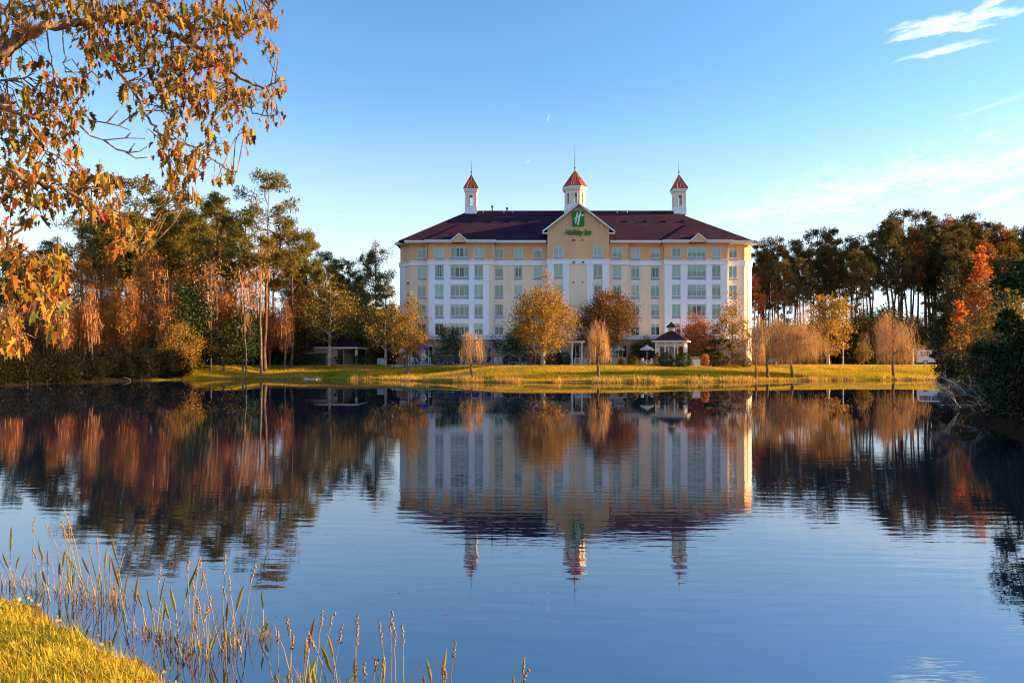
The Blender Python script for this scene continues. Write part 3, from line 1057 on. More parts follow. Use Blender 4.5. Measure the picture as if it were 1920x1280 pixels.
# cupolas
def cupola(pc, d, half, sides, rot, z0, zb, z1, zr, za, zs, eave):
    cx_, cy_ = XD(pc, d), d

    def ring(rr):
        return [(cx_ + rr * math.sin(rot + 2 * math.pi * i / sides), cy_ - rr * math.cos(rot + 2 * math.pi * i / sides)) for i in range(sides)]
    cr_ = 1 / math.cos(math.pi / sides)
    R = half * cr_
    base = MB().prism(ring(R * 1.06), z0, zb).build('cupola', M['white'], hotel)
    pts = ring(R)
    body = MB()
    wins = []
    for i in range(sides):
        p, q_ = np.array(pts[i]), np.array(pts[(i + 1) % sides])
        d_ = q_ - p
        # corner posts and the wall around one tall opening
        w0, w1 = 0.30, 0.70
        zw0, zw1 = zb + 0.12, zb + (z1 - zb) * 0.80
        def face(t0, t1, za_, zb_):
            a, b2 = p + d_ * t0, p + d_ * t1
            body.poly([(*a, za_), (*b2, za_), (*b2, zb_), (*a, zb_)])
        face(0, w0, zb, z1); face(w1, 1, zb, z1); face(w0, w1, zb, zw0); face(w0, w1, zw1, z1)
        wins.append((p, d_, w0, w1, zw0, zw1))
    body.build('cupola_wall', M['cream'], base)
    for p, d_, w0, w1, zw0, zw1 in wins:
        fr_ = MB()
        nn = np.array((d_[1], -d_[0])) / np.linalg.norm(d_)
        for t0, t1, za_, zb_ in ((w0, w0 + 0.05, zw0, zw1), (w1 - 0.05, w1, zw0, zw1), (w0 + 0.05, w1 - 0.05, zw0, zw0 + 0.08), (w0 + 0.05, w1 - 0.05, zw1 - 0.08, zw1), (w0 + 0.05, w1 - 0.05, (zw0 + zw1) / 2 - 0.03, (zw0 + zw1) / 2 + 0.03)):
            fr_.prism(skew(p, p + d_, t0, t1, 0.05, 0, 0), za_, zb_)
        fr_.build('window_frame', M['trim'], base)
        a, b2 = p + d_ * (w0 + 0.01) - nn * 0.04, p + d_ * (w1 - 0.01) - nn * 0.04
        MB().poly([(*a, zw0), (*b2, zw0), (*b2, zw1), (*a, zw1)]).build('pane', M['glass'], base)
    MB().prism(ring(R + eave * 0.6), z1, z1 + (zr - z1) * 0.5).prism(ring(R + eave), z1 + (zr - z1) * 0.5 + 0.002, zr - 0.002).build('cupola_cornice', M['trim'], base)
    cap = MB().cone(ring((half + eave) * cr_), zr, (cx_, cy_, za))
    rp = ring((half + eave) * cr_)
    for i in range(sides):          # standing seams
        p, q_ = np.array(rp[i]), np.array(rp[(i + 1) % sides])
        for t in (0.0, 0.25, 0.5, 0.75):
            a = p + (q_ - p) * t
            k = 1 - abs(t - 0.5) * 2 if t else 1.0
            e = np.array((a[0], a[1], zr + 0.03))
            top = np.array((cx_, cy_, za + 0.03))
            mid = e + (top - e) * (0.97 if t == 0 else 0.25 + 0.6 * k)
            cap.tube([e, mid], 0.035, 4)
    cap.build('cupola_roof', M['copper'], base)
    MB().tube([(cx_, cy_, za - 0.1), (cx_, cy_, za + (zs - za) * 0.5), (cx_, cy_, zs)], [0.07, 0.045, 0.012], 6).lathe([(0.0, za + 0.55), (0.1, za + 0.47), (0.13, za + 0.38), (0.1, za + 0.29), (0.0, za + 0.2)], 8, (cx_, cy_)).build('spire', M['dark'], base)


dc = FD + 8.9


def cz(py, d=dc):
    return CAMZ + (HY - py) / F * d


k2 = F / dc
for pc in (883.6, 1272.9):
    cupola(pc, dc, 10.6 / k2, 4, math.radians(45), cz(404), cz(390), cz(362), cz(356), cz(327.5), cz(298), 3.4 / k2)
dc2 = FD + 7.5
cupola(1077.8, dc2, 18.4 / (F / dc2), 8, math.radians(22.5), cz(408, dc2), cz(387, dc2), cz(359.5, dc2), cz(353.5, dc2), cz(319.5, dc2), cz(270.5, dc2), 4.4 / (F / dc2))
# vents on the ridge and the slope
for px, py, hh in ((922.8, 396, 0.85), (950.7, 396, 0.55)):
    x = XD(px, FD + 8.5)
    z = cz(py, FD + 8.5) - 0.25
    MB().lathe([(0.09, z), (0.09, z + hh), (0.17, z + hh), (0.17, z + hh + 0.25), (0.0, z + hh + 0.3)], 8, (x, FD + 8.5)).build('roof_vent', M['dark'], hotel)
for px in (848, 882, 917, 951, 986, 1171, 1209, 1244, 1279):
    y = FD + 5.2
    z = zt + (y - FD + 0.55) * PIT
    MB().box(XD(px, y) - 0.3, XD(px, y) + 0.3, y - 0.2, y + 0.25, z - 0.1, z + 0.14).build('roof_vent', M['roof'], hotel)
for px in (906, 945, 962, 1157, 1176):
    y = FD + 8.3
    z = zt + (y - FD + 0.55) * PIT
    MB().tube([(XD(px, y), y, z - 0.1), (XD(px, y), y, z + 0.22)], 0.06, 6).build('vent_pipe', M['trim'], hotel)

# ground storey standing forward with a white cornice
yg = FD - 2.2
doors = [(796, 812, 648, 683), (853, 868, 650, 683), (905, 921, 650, 676), (1071, 1087, 647, 683), (1143, 1176, 647, 676), (1040, 1052, 650, 672)]
ga, gb = hx(770), hx(1345)


def gx_(px):
    return XD(px, yg)


def gzz(py):
    return CAMZ + (HY - py) / F * yg


holes = [(gx_(a), gx_(b_), max(gzz(d), HB + 0.05), gzz(c)) for a, b_, c, d in doors]
gl_ = MB()
wall_face(gl_, ga, gb, HB - 0.2, hz(632), yg, holes)
for x in (ga, gb):
    gl_.poly([(x, yg, HB - 0.2), (x, FD + 0.5, HB - 0.2), (x, FD + 0.5, hz(632)), (x, yg, hz(632))])
gl_.poly([(ga, yg, hz(632)), (gb, yg, hz(632)), (gb, FD + 0.9, hz(632)), (ga, FD + 0.9, hz(632))])
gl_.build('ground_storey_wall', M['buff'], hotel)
for (a, b_, c, d) in holes:
    n = 4 if b_ - a > 2 else 2
    o = linked('patio_door', win_meshes(b_ - a, d - c, 'plain', n)[0], hotel, Vector((a, yg + 0.1, c)) - HO)
    for p in win_meshes(b_ - a, d - c, 'plain', n)[1]:
        linked('pane', p, o)
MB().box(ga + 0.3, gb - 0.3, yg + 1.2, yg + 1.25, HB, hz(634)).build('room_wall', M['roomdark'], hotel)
t = MB().box(ga - 0.25, gb + 0.25, yg - 0.35, FD - 0.75, hz(637.4), hz(634))
t.box(ga - 0.12, gb + 0.12, yg - 0.2, FD - 0.76, hz(634) + 0.002, hz(631.4))
t.box(ga - 0.3, gb + 0.3, yg - 0.45, FD - 0.77, hz(631.4) + 0.002, hz(629.8))
t.build('storey_cornice', M['white'], hotel)
# small service bay at the sunny end with a pale pyramid roof
bx0, bx1, by0, by1 = XD(1340, FD - 3), XD(1400, FD - 3), FD - 3, FD + 0.85
MB().box(bx0, bx1, by0, by1, HB - 0.2, hz(640)).build('ground_storey_wall', M['buff'], hotel)
MB().box(bx0 - 0.15, bx1 + 0.15, by0 - 0.15, by1 - 0.01, hz(640) + 0.002, hz(640) + 0.2).build('storey_cornice', M['white'], hotel)
q0, q1 = XD(1370, FD - 3), XD(1396, FD - 3)
MB().cone([(q0, by0 + 0.05), (q1, by0 + 0.05), (q1, by0 + 2.2), (q0, by0 + 2.2)], hz(640) + 0.21, ((q0 + q1) / 2, by0 + 1.1, hz(630.5))).build('pyramid_roof', M['white'], hotel)

# ------------------------------------------------------------------ pool house in the shade at the edge of the wood
hd = 97.0
ph = empty('pool_house', (XD(600, hd), hd + 3.5, 1.4), 'low tan pool house with purple hip roof beside the dark wood', 'house')
def hw(px, d=hd):
    return XD(px, d)
def hv(py, d=hd):
    return CAMZ + (HY - py) / F * d
x0, x1, y0, y1, zt2 = hw(551), hw(645), hd, hd + 7, hv(652)
w = MB()
wall_face(w, x0, x1, 1.2, zt2, y0, [(hw(558), hw(581), hv(668), hv(656.5)), (hw(645) - 0.95, hw(645) - 0.1, 1.3, hv(656))])
w.poly([(x0, y1, 1.2), (x0, y0, 1.2), (x0, y0, zt2), (x0, y1, zt2)])
w.poly([(x1, y0, 1.2), (x1, y1, 1.2), (x1, y1, zt2), (x1, y0, zt2)])
w.poly([(x1, y1, 1.2), (x0, y1, 1.2), (x0, y1, zt2), (x1, y1, zt2)])
w.build('wall', plain('pool_house_stucco', (0.55, 0.36, 0.27), 0.9, 0.08, 0.7), ph)
MB().box(hw(558), hw(581), y0 + 0.08, y0 + 0.14, hv(668), hv(656.5)).build('shutter', M['trim'], ph)
MB().box(hw(645) - 0.95, hw(645) - 0.1, y0 + 0.1, y0 + 0.16, 1.3, hv(656)).build('door', M['roomdark'], ph)
r = MB()
hip(r, x0 - 0.6, hw(672), y0 - 0.6, y1 + 0.6, zt2 + 0.02, 0.58, 'x')
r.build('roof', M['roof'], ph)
f = MB().box(x0 - 0.62, hw(672) + 0.02, y0 - 0.66, y0 - 0.61, zt2 - 0.12, zt2 + 0.10)
f.box(hw(672) + 0.005, hw(672) + 0.06, y0 - 0.6, y1 + 0.6, zt2 - 0.12, zt2 + 0.10)
f.build('fascia', M['trim'], ph)
for py_ in (y0 + 0.2, y1 - 0.2):
    MB().box(hw(668) - 0.15, hw(668) + 0.15, py_ - 0.15, py_ + 0.15, 1.2, zt2 - 0.001).build('porch_post', M['cream'], ph)
# ------------------------------------------------------------------ trees
BARK = {
    'pine': barkmat('pine_bark', (0.045, 0.028, 0.022), (0.17, 0.095, 0.062), 5),
    'oak': barkmat('grey_bark', (0.07, 0.055, 0.045), (0.26, 0.21, 0.17), 6),
    'pale': barkmat('pale_bark', (0.22, 0.18, 0.14), (0.50, 0.44, 0.36), 6),
    'willow': barkmat('willow_bark', (0.09, 0.055, 0.035), (0.24, 0.16, 0.11), 6),
    'dead': barkmat('weathered_wood', (0.17, 0.16, 0.16), (0.42, 0.41, 0.42), 6),
}
LEAF = {
    'pine': leafmat('pine_needles', [(0.06, 0.08, 0.016), (0.13, 0.13, 0.025), (0.28, 0.19, 0.034), (0.18, 0.15, 0.028)], 0.42, 0.015),
    'pine_far': leafmat('dark_pine_needles', [(0.045, 0.055, 0.014), (0.10, 0.090, 0.022), (0.20, 0.115, 0.032), (0.085, 0.080, 0.018)], 0.35, 0.015),
    'pine_rust': leafmat('rusty_pine_needles', [(0.10, 0.085, 0.018), (0.30, 0.12, 0.028), (0.46, 0.12, 0.028), (0.20, 0.11, 0.025)], 0.42, 0.015),
    'gold': leafmat('golden_leaves', [(0.26, 0.15, 0.020), (0.42, 0.235, 0.026), (0.13, 0.105, 0.018), (0.50, 0.29, 0.035), (0.33, 0.14, 0.025)], 0.5, 0.02),
    'olive': leafmat('olive_leaves', [(0.085, 0.085, 0.018), (0.18, 0.14, 0.024), (0.30, 0.18, 0.030), (0.12, 0.105, 0.020)], 0.42, 0.02),
    'bronze': leafmat('bronze_leaves', [(0.045, 0.042, 0.015), (0.15, 0.085, 0.025), (0.28, 0.13, 0.035), (0.032, 0.036, 0.012)], 0.38, 0.02),
    'rust': leafmat('rust_leaves', [(0.40, 0.13, 0.034), (0.55, 0.21, 0.06), (0.30, 0.12, 0.035), (0.60, 0.29, 0.10)], 0.48, 0.02),
    'orange': leafmat('orange_leaves', [(0.62, 0.14, 0.014), (0.52, 0.085, 0.014), (0.64, 0.24, 0.025), (0.46, 0.065, 0.016), (0.40, 0.18, 0.025)], 0.5, 0.02),
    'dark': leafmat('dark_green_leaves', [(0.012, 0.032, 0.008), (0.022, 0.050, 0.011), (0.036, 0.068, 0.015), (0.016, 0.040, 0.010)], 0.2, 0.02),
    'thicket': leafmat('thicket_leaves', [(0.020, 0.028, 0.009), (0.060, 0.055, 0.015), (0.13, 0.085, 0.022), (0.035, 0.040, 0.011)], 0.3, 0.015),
    'willow': leafmat('willow_twigs', [(0.58, 0.33, 0.13), (0.46, 0.25, 0.10), (0.64, 0.40, 0.17), (0.38, 0.20, 0.09)], 0.3, 0.02),
    'willow_gold': leafmat('golden_willow_twigs', [(0.55, 0.28, 0.055), (0.40, 0.19, 0.045), (0.60, 0.33, 0.075), (0.25, 0.16, 0.04)], 0.4, 0.02),
    'moss': leafmat('hanging_moss', [(0.50, 0.26, 0.12), (0.58, 0.30, 0.14), (0.38, 0.21, 0.11), (0.54, 0.24, 0.10)], 0.4, 0.01),
    'cypress': leafmat('russet_cypress_needles', [(0.50, 0.15, 0.028), (0.62, 0.22, 0.040), (0.36, 0.14, 0.03), (0.62, 0.32, 0.05), (0.26, 0.14, 0.03)], 0.55, 0.008),
    'shade': leafmat('shade_painted_leaves', [(0.005, 0.007, 0.003), (0.010, 0.012, 0.005), (0.020, 0.016, 0.007), (0.007, 0.009, 0.004)], 0.1, 0.008),  # near-black: the left shore's shade is put into the leaf colour
    'reed': leafmat('dry_reed_blades', [(0.68, 0.44, 0.10), (0.55, 0.31, 0.08), (0.74, 0.52, 0.15), (0.52, 0.40, 0.07), (0.40, 0.19, 0.06)], 0.5, 0.01),
}


def unit(v):
    return v / (np.linalg.norm(v, axis=-1, keepdims=True) + 1e-9)


def leaf_quads(mb, c, size, rng, aspect=0.55, droop=0.0, m=0, out=None, outw=0.0):
    """one kite-shaped leaf at each of the places c"""
    n = len(c)
    d = rng.normal(size=(n, 3))
    d[:, 2] -= droop
    if out is not None:
        d = unit(d) + outw * out
    d = unit(d)
    s = unit(np.cross(d, rng.normal(size=(n, 3))))
    l = size * rng.uniform(0.65, 1.35, n)[:, None]
    w = l * aspect
    v = np.stack([c - d * l * 0.5, c + s * w * 0.5 - d * l * 0.08, c + d * l * 0.5, c - s * w * 0.5 - d * l * 0.08], 1)
    f = np.arange(n * 4).reshape(n, 4)
    mb.add(v.reshape(-1, 3), f, m)


def grow(trunk, centres, r0, rng, up=0.6, rmin=0.02, sag=0.0):
    """join the clump centres to a trunk by the nearest lower wood; returns edges and radii"""
    nodes = [np.array(p, float) for p in trunk]
    par = [i - 1 for i in range(len(trunk))]
    ax = np.array(trunk)[:, :2].mean(0)
    order = np.argsort([np.hypot(*(c[:2] - ax)) + 0.35 * c[2] for c in centres])
    leafn = []
    for i in order:
        c = centres[i]
        A = np.array(nodes)
        dv = c - A
        dist = np.linalg.norm(dv, axis=1)
        cost = dist + up * np.maximum(0, A[:, 2] - c[2] + 0.35 * np.hypot(dv[:, 0], dv[:, 1])) + 1e3 * (dist < 1e-6)
        cost[:1] += 1e3
        j = int(np.argmin(cost))
        p = A[j]
        if dist[j] > 0.8:
            mid = (p + c) / 2 + rng.normal(size=3) * dist[j] * 0.07 + np.array((0, 0, -sag * dist[j] + 0.06 * dist[j]))
            nodes.append(mid); par.append(j)
            j = len(nodes) - 1
        nodes.append(c); par.append(j)
        leafn.append(len(nodes) - 1)
    cnt = np.zeros(len(nodes))
    for i in leafn:
        k = i
        while k >= 0:
            cnt[k] += 1
            k = par[k]
    cnt = np.maximum(cnt, 0.5)
    nodes = np.array(nodes)
    rad = np.maximum(rmin, r0 * np.sqrt(cnt / cnt.max()) * 0.9)
    nt_ = len(trunk)
    tz = np.linspace(0, 1, nt_)
    rad[:nt_] = np.maximum(r0 * (1 - 0.55 * tz) * np.maximum(np.sqrt(cnt[:nt_] / cnt.max()), 0.25), rmin)
    rad[0] = r0 * 1.25
    return nodes, np.array(par), rad


def wood(mb, nodes, par, rad, n=6, m=0):
    i = np.nonzero(par >= 0)[0]
    r0 = np.minimum(rad[par[i]], rad[i] * 1.35)
    nt_ = rad.max()
    r0 = np.where(rad[i] > nt_ * 0.55, rad[par[i]], r0)
    mb.frusta(nodes[par[i]], nodes[i], r0, rad[i], n, m)


def crown_points(n, rng, shape='round', gap=0.0):
    """clump places within a unit crown (radius 1, height 0..1)"""
    pts = []
    k = 0
    while len(pts) < n and k < 20000:
        k += 1
        p = rng.uniform((-1, -1, 0), (1, 1, 1))
        z = p[2]
        if shape == 'round':
            R = math.sqrt(max(0, 1 - ((z - 0.45) / 0.55) ** 2)) if z > 0.45 else math.sqrt(max(0, 1 - ((0.45 - z) / 0.62) ** 2))
        elif shape == 'egg':
            R = math.sin(math.pi * min(1, max(0, z) ** 0.75)) ** 0.7 * (1 - 0.25 * z)
        elif shape == 'cone':
            R = (1 - z) ** 0.7
        elif shape == 'vase':
            R = (0.35 + 0.65 * z) * math.sqrt(max(0, 1 - max(0, (z - 0.7) / 0.3) ** 2))
        else:
            R = 1
        r = math.hypot(p[0], p[1])
        if r > R or (r < R * 0.45 and rng.random() < 0.55 and z < 0.8):
            continue
        pts.append(p)
    return np.array(pts)


def broad_tree(seed, h, base, cw, leaf, bark='oak', shape='round', nclump=70, per=120, lsize=0.22, spread=0.10, r0=0.16, fork=0.0, hang=0.0, lean=(0, 0), twig=0):
    """returns the trunk and crown meshes of one broadleaf tree (origin at its foot)"""
    rng = np.random.default_rng(seed)
    ch = h - base
    c = crown_points(nclump, rng, shape)
    wob = 1 + 0.16 * np.sin(3 * np.arctan2(c[:, 1], c[:, 0]) + rng.uniform(0, 6)) + rng.normal(0, 0.06, len(c))
    c = np.stack([c[:, 0] * cw * wob + lean[0] * c[:, 2], c[:, 1] * cw * wob + lean[1] * c[:, 2], base + c[:, 2] * ch], 1)
    nt_ = 7
    tz = np.linspace(0, 1, nt_)
    top = base + ch * 0.62
    tr = np.stack([np.cumsum(rng.normal(0, 0.05, nt_)) + lean[0] * tz * 0.6, np.cumsum(rng.normal(0, 0.05, nt_)) + lean[1] * tz * 0.6, tz * top], 1)
    tr[0, :2] = 0
    nodes, par, rad = grow(tr, c, r0, rng)
    tm = MB()
    wood(tm, nodes, par, rad)
    cm = MB()
    sg = spread * cw * 2
    k = rng.poisson(per * rng.uniform(0.45, 1.5, len(c)))
    cc = np.repeat(c, k, axis=0)
    off = rng.normal(size=(len(cc), 3)) * np.array((sg, sg, sg * 0.75)) * np.repeat(rng.uniform(0.7, 1.25, len(c)), k)[:, None]
    p = cc + off
    axis = np.array((0, 0, base + ch * 0.4))
    leaf_quads(cm, p, lsize, rng, 0.6, hang, out=unit(p - axis), outw=0.6)
    if twig:
        e = p[rng.integers(0, len(p), twig)]
        dd = unit(e - np.array((0, 0, base + ch * 0.2))) + rng.normal(size=e.shape) * 0.25
        cm.frusta(e, e + dd * 0.5, np.full(twig, 0.012), np.full(twig, 0.006), 3)
    return tm, cm, bark, leaf


def pine_tree(seed, h, crown0, cw, leaf='pine', nclump=46, per=85, r0=0.24, tuft=0.44, dead=5, flat=0.8):
    """tall bare bole, crooked limbs and needle tufts in separate plates"""
    rng = np.random.default_rng(seed)
    nt_ = 10
    tz = np.linspace(0, 1, nt_)
    tr = np.stack([np.cumsum(rng.normal(0, 0.11, nt_)), np.cumsum(rng.normal(0, 0.11, nt_)), tz * h * 0.97], 1)
    tr[0, :2] = 0
    c = []
    for i in range(nclump):
        t = crown0 + (1 - crown0) * rng.random() ** 0.8
        u = (t - crown0) / (1 - crown0)
        R = cw * (0.30 + 0.9 * math.sin(math.pi * min(1, u * 0.80 + 0.16)) ** 0.8) * rng.uniform(0.35, 1.15)
        if rng.random() < 0.10:
            R *= 1.3
        a = rng.uniform(0, 2 * math.pi)
        a = round(a / (math.pi / 3.5)) * math.pi / 3.5 + rng.normal(0, 0.28)
        tx_ = np.interp(t, tz, tr[:, 0]); ty_ = np.interp(t, tz, tr[:, 1])
        c.append((tx_ + R * math.cos(a), ty_ + R * math.sin(a), t * h + rng.normal(0, 0.3) + 0.12 * R))
    c.append((tr[-1, 0], tr[-1, 1], h))
    c = np.array(c)
    nodes, par, rad = grow(tr, c, r0, rng, 0.5, 0.03)
    tm = MB()
    wood(tm, nodes, par, rad)
    for i in range(dead):                 # dead snags under the crown
        t = rng.uniform(crown0 * 0.55, crown0 + 0.05)
        p = np.array((np.interp(t, tz, tr[:, 0]), np.interp(t, tz, tr[:, 1]), t * h))
        a = rng.uniform(0, 6.28)
        l = rng.uniform(0.5, 1.8)
        tm.tube([p, p + np.array((math.cos(a) * l * 0.6, math.sin(a) * l * 0.6, l * 0.1)), p + np.array((math.cos(a) * l, math.sin(a) * l, l * 0.35))], [0.05, 0.035, 0.012], 4)
    cm = MB()
    k = rng.poisson(per * rng.uniform(0.4, 1.5, len(c)))
    sz = np.repeat(rng.uniform(0.55, 1.1, len(c)), k)
    cc = np.repeat(c, k, axis=0)
    dirs = rng.normal(size=(len(cc), 3))
    dirs[:, 2] = dirs[:, 2] * flat + 0.25
    dirs = unit(dirs)
    p = cc + dirs * (rng.uniform(0.1, 1.0, len(cc)) ** 0.6 * sz * cw * 0.37)[:, None]
    leaf_quads(cm, p, tuft, rng, 0.30, -0.3, out=dirs, outw=1.2)
    return tm, cm, 'pine', leaf


def willow_tree(seed, h, base, cw, leaf='willow', nstrand=1500, r0=0.15, wid=0.0115):
    """bare weeping tree: rising limbs, a haze of upright twigs on top and long hanging ones round it"""
    rng = np.random.default_rng(seed)
    ch = h - base
    c = crown_points(34, rng, 'egg')
    c = c[c[:, 2] > 0.08]
    c[:, :2] *= (1 + 0.28 * np.sin(2 * np.arctan2(c[:, 1], c[:, 0]) + seed) + rng.normal(0, 0.12, len(c)))[:, None]
    c = np.stack([c[:, 0] * cw * 0.95, c[:, 1] * cw * 0.95, base + ch * (0.04 + 0.88 * c[:, 2])], 1)
    nt_ = 6
    tz = np.linspace(0, 1, nt_)
    tr = np.stack([np.cumsum(rng.normal(0, 0.07, nt_)), np.cumsum(rng.normal(0, 0.07, nt_)), tz * (base + ch * 0.45)], 1)
    tr[0, :2] = 0
    nodes, par, rad = grow(tr, c, r0, rng, 1.2, 0.026)
    tm = MB()
    wood(tm, nodes, par, rad)
    s0 = c[rng.integers(0, len(c), nstrand)] + rng.normal(size=(nstrand, 3)) * np.array((cw * 0.085, cw * 0.085, ch * 0.05))
    ang = np.arctan2(s0[:, 1], s0[:, 0]) + rng.normal(0, 0.8, nstrand)
    rr = np.hypot(s0[:, 0], s0[:, 1]) / cw
    outl = rng.uniform(0.02, 0.34, nstrand) * cw
    upr = (rng.random(nstrand) < 0.42) & (s0[:, 2] > base + ch * 0.35)
    L_ = rng.uniform(0.05, 1.0, nstrand) ** 1.25 * (s0[:, 2] - rng.uniform(0.25, 1.0, nstrand) * base)
    L_ = np.clip(L_, 0.3, s0[:, 2] - 0.45)
    L_ = np.where(upr, -rng.uniform(0.04, 0.20, nstrand) * ch, L_)
    upz = rng.uniform(0.0, 0.10, nstrand) * ch * (1 - 0.6 * rr)
    ts = np.array([0, 0.18, 0.42, 0.7, 1.0])
    pts = []
    for t in ts:
        q_ = s0.copy()
        o_ = outl * (1 - (1 - t) ** 2.2)
        q_[:, 0] += np.cos(ang) * o_
        q_[:, 1] += np.sin(ang) * o_
        q_[:, 2] += np.where(upr, 0, upz) * math.sin(min(1, t * 2.6) * math.pi / 2) - L_ * np.where(upr, t, t ** 1.6)
        q_ += rng.normal(size=q_.shape) * 0.055 * cw * t
        pts.append(q_)
    pts = np.stack(pts, 1)
    sd = unit(np.stack([rng.normal(size=nstrand), rng.normal(size=nstrand), np.zeros(nstrand)], 1))
    w_ = wid * np.array([1.0, 1.0, 0.9, 0.7, 0.25])[None, :, None]
    a, b_ = pts + sd[:, None] * w_, pts - sd[:, None] * w_
    v = np.concatenate([a, b_], 1)
    i = np.arange(4)
    f = (np.arange(nstrand) * 10)[:, None, None] + np.stack([i, i + 1, 5 + i + 1, 5 + i], 1)[None]
    cm = MB().add(v.reshape(-1, 3), f.reshape(-1, 4))
    return tm, cm, 'willow', leaf


def moss_strands(cm, c, n, rng, lmax, wid=0.07, m=0):
    s = c[rng.integers(0, len(c), n)] + rng.normal(size=(n, 3)) * np.array((0.45, 0.45, 0.25))
    L_ = lmax * rng.uniform(0.25, 1.0, n)
    sd = unit(np.stack([rng.normal(size=n), rng.normal(size=n), np.zeros(n)], 1)) * wid
    mid = s + rng.normal(size=(n, 3)) * 0.08 - np.array((0, 0, 1)) * L_[:, None] * 0.45
    end = s + rng.normal(size=(n, 3)) * 0.10 - np.array((0, 0, 1)) * L_[:, None]
    v = np.stack([s - sd * 0.5, s + sd * 0.5, mid + sd, mid - sd, end], 1)
    k = (np.arange(n) * 5)[:, None]
    cm.add(v.reshape(-1, 3), k + np.array([0, 1, 2, 3]), m)
    cm.add(np.zeros((0, 3)), np.zeros((0, 3), int), m)
    cm.f.append((k + np.array([3, 2, 4]) + cm.n - n * 5, m))


def cypress_tree(seed, h, base, cw, leaf='cypress', moss=500, nclump=60, per=70, lsize=0.24):
    """narrow russet tree hung with moss"""
    rng = np.random.default_rng(seed)
    c = crown_points(nclump, rng, 'egg')
    c = np.stack([c[:, 0] * cw, c[:, 1] * cw, base + c[:, 2] * (h - base)], 1)
    nt_ = 9
    tz = np.linspace(0, 1, nt_)
    tr = np.stack([np.cumsum(rng.normal(0, 0.08, nt_)), np.cumsum(rng.normal(0, 0.08, nt_)), tz * h * 0.95], 1)
    tr[0, :2] = 0
    nodes, par, rad = grow(tr, c, 0.17, rng, 0.4)
    tm, cm = MB(), MB()
    wood(tm, nodes, par, rad, 5)
    k = rng.poisson(per * rng.uniform(0.3, 1.5, len(c)))
    p = np.repeat(c, k, axis=0) + rng.normal(size=(k.sum(), 3)) * np.array((0.45, 0.45, 0.6))
    leaf_quads(cm, p, lsize, rng, 0.5, 0.6)
    if moss:
        moss_strands(cm, c, moss, rng, 2.2, 0.05, 1)
    return tm, cm, 'oak', leaf


def shrub(seed, w, d, h, leaf='dark', n=2600, lsize=0.11, top='dome'):
    rng = np.random.default_rng(seed)
    u = unit(rng.normal(size=(n, 3)))
    rr = rng.uniform(0.55, 1.0, n) ** 0.5
    lump = 1 + 0.10 * np.sin(5 * u[:, 0] + seed) * np.sin(4 * u[:, 1] + 2 * seed) + 0.08 * np.sin(7 * u[:, 2] + seed)
    p = u * (rr * lump)[:, None] * np.array((w / 2, d / 2, h * 0.56)) + np.array((0, 0, h * 0.46))
    p[:, 2] = np.maximum(p[:, 2], 0.02)
    cm, tm = MB(), MB()
    leaf_quads(cm, p, lsize, rng, 0.6, out=u, outw=0.7)
    for i in range(6):
        a = rng.uniform(0, 6.28)
        e = np.array((math.cos(a) * w * 0.33, math.sin(a) * d * 0.33, h * rng.uniform(0.55, 0.85)))
        tm.tube([(0, 0, -0.1), e * 0.5 + np.array((0, 0, 0.1)), e], [0.035, 0.025, 0.01], 4)
    return tm, cm, 'oak', leaf


def meshes(parts, moss=False):
    tm, cm, bk, lf = parts
    return tm.mesh('trunk', BARK[bk], smooth=True), cm.mesh('crown', [LEAF[lf], LEAF['moss']] if moss else LEAF[lf])


def plant(name, ms, x, y, label, cat, group=None, rz=0.0, sc=1.0, z=None, stem='trunk', top='crown'):
    o = empty(name, (x, y, (gz(x, y) if z is None else z) - 0.06), label, cat, group)
    o.rotation_euler = (0, 0, rz)
    o.scale = (sc, sc, sc) if np.isscalar(sc) else sc
    linked(stem, ms[0], o)
    linked(top, ms[1], o)
    return o


def lawn_d(px, py, lo=66, hi=108):
    """how far out the ground seen at this photo pixel lies"""
    ds = np.linspace(lo, hi, 400)
    z = ground_z((px - CX) / F * ds, ds)
    e = np.abs(HY + (CAMZ - z) * F / ds - py)
    return float(ds[int(np.argmin(e))])


# --- trees standing on the lawn, each its own
def lawn_tree(name, px, d, label, cat, maker, top_py, base_py, wpx, group=None, **kw):
    x = XD(px, d)
    z = gz(x, d)
    k = F / d
    h = CAMZ + (HY - top_py) / k - z
    b = CAMZ + (HY - base_py) / k - z
    ms = meshes(maker(h=h, base=b, cw=wpx / 2 / k, **kw))
    return plant(name, ms, x, d, label, cat, group, z=z)


T = lawn_tree
T('shade_tree', 1018, 85, 'large golden leaved tree with pale trunk in front of the hotel', 'tree', broad_tree, 511, 662, 122, seed=3, leaf='gold', bark='pale', shape='egg', nclump=165, per=105, lsize=0.22, r0=0.30, spread=0.07)
T('oak_tree', 1137, 93, 'broad bronze and dark green oak behind the narrow willow', 'tree', broad_tree, 545, 650, 116, seed=8, leaf='bronze', bark='oak', shape='round', nclump=150, per=150, lsize=0.21, r0=0.28, spread=0.07)
T('shade_tree', 618, 94, 'olive brown round tree in front of the purple roofed pool house', 'tree', broad_tree, 520, 637, 104, seed=12, leaf='olive', bark='pale', shape='round', nclump=110, per=80, lsize=0.24, r0=0.24, spread=0.085)
T('shade_tree', 722, 92, 'olive and gold tree with crooked pale trunk near the patio', 'tree', broad_tree, 553, 655, 84, seed=14, leaf='olive', bark='pale', shape='egg', nclump=90, per=70, lsize=0.24, r0=0.22, spread=0.085)
T('pear_tree', 1303, 92, 'dense russet brown tree to the right of the gazebo', 'tree', broad_tree, 583, 680, 80, seed=16, leaf='rust', bark='oak', shape='egg', nclump=125, per=110, lsize=0.18, r0=0.16, spread=0.075, twig=400)
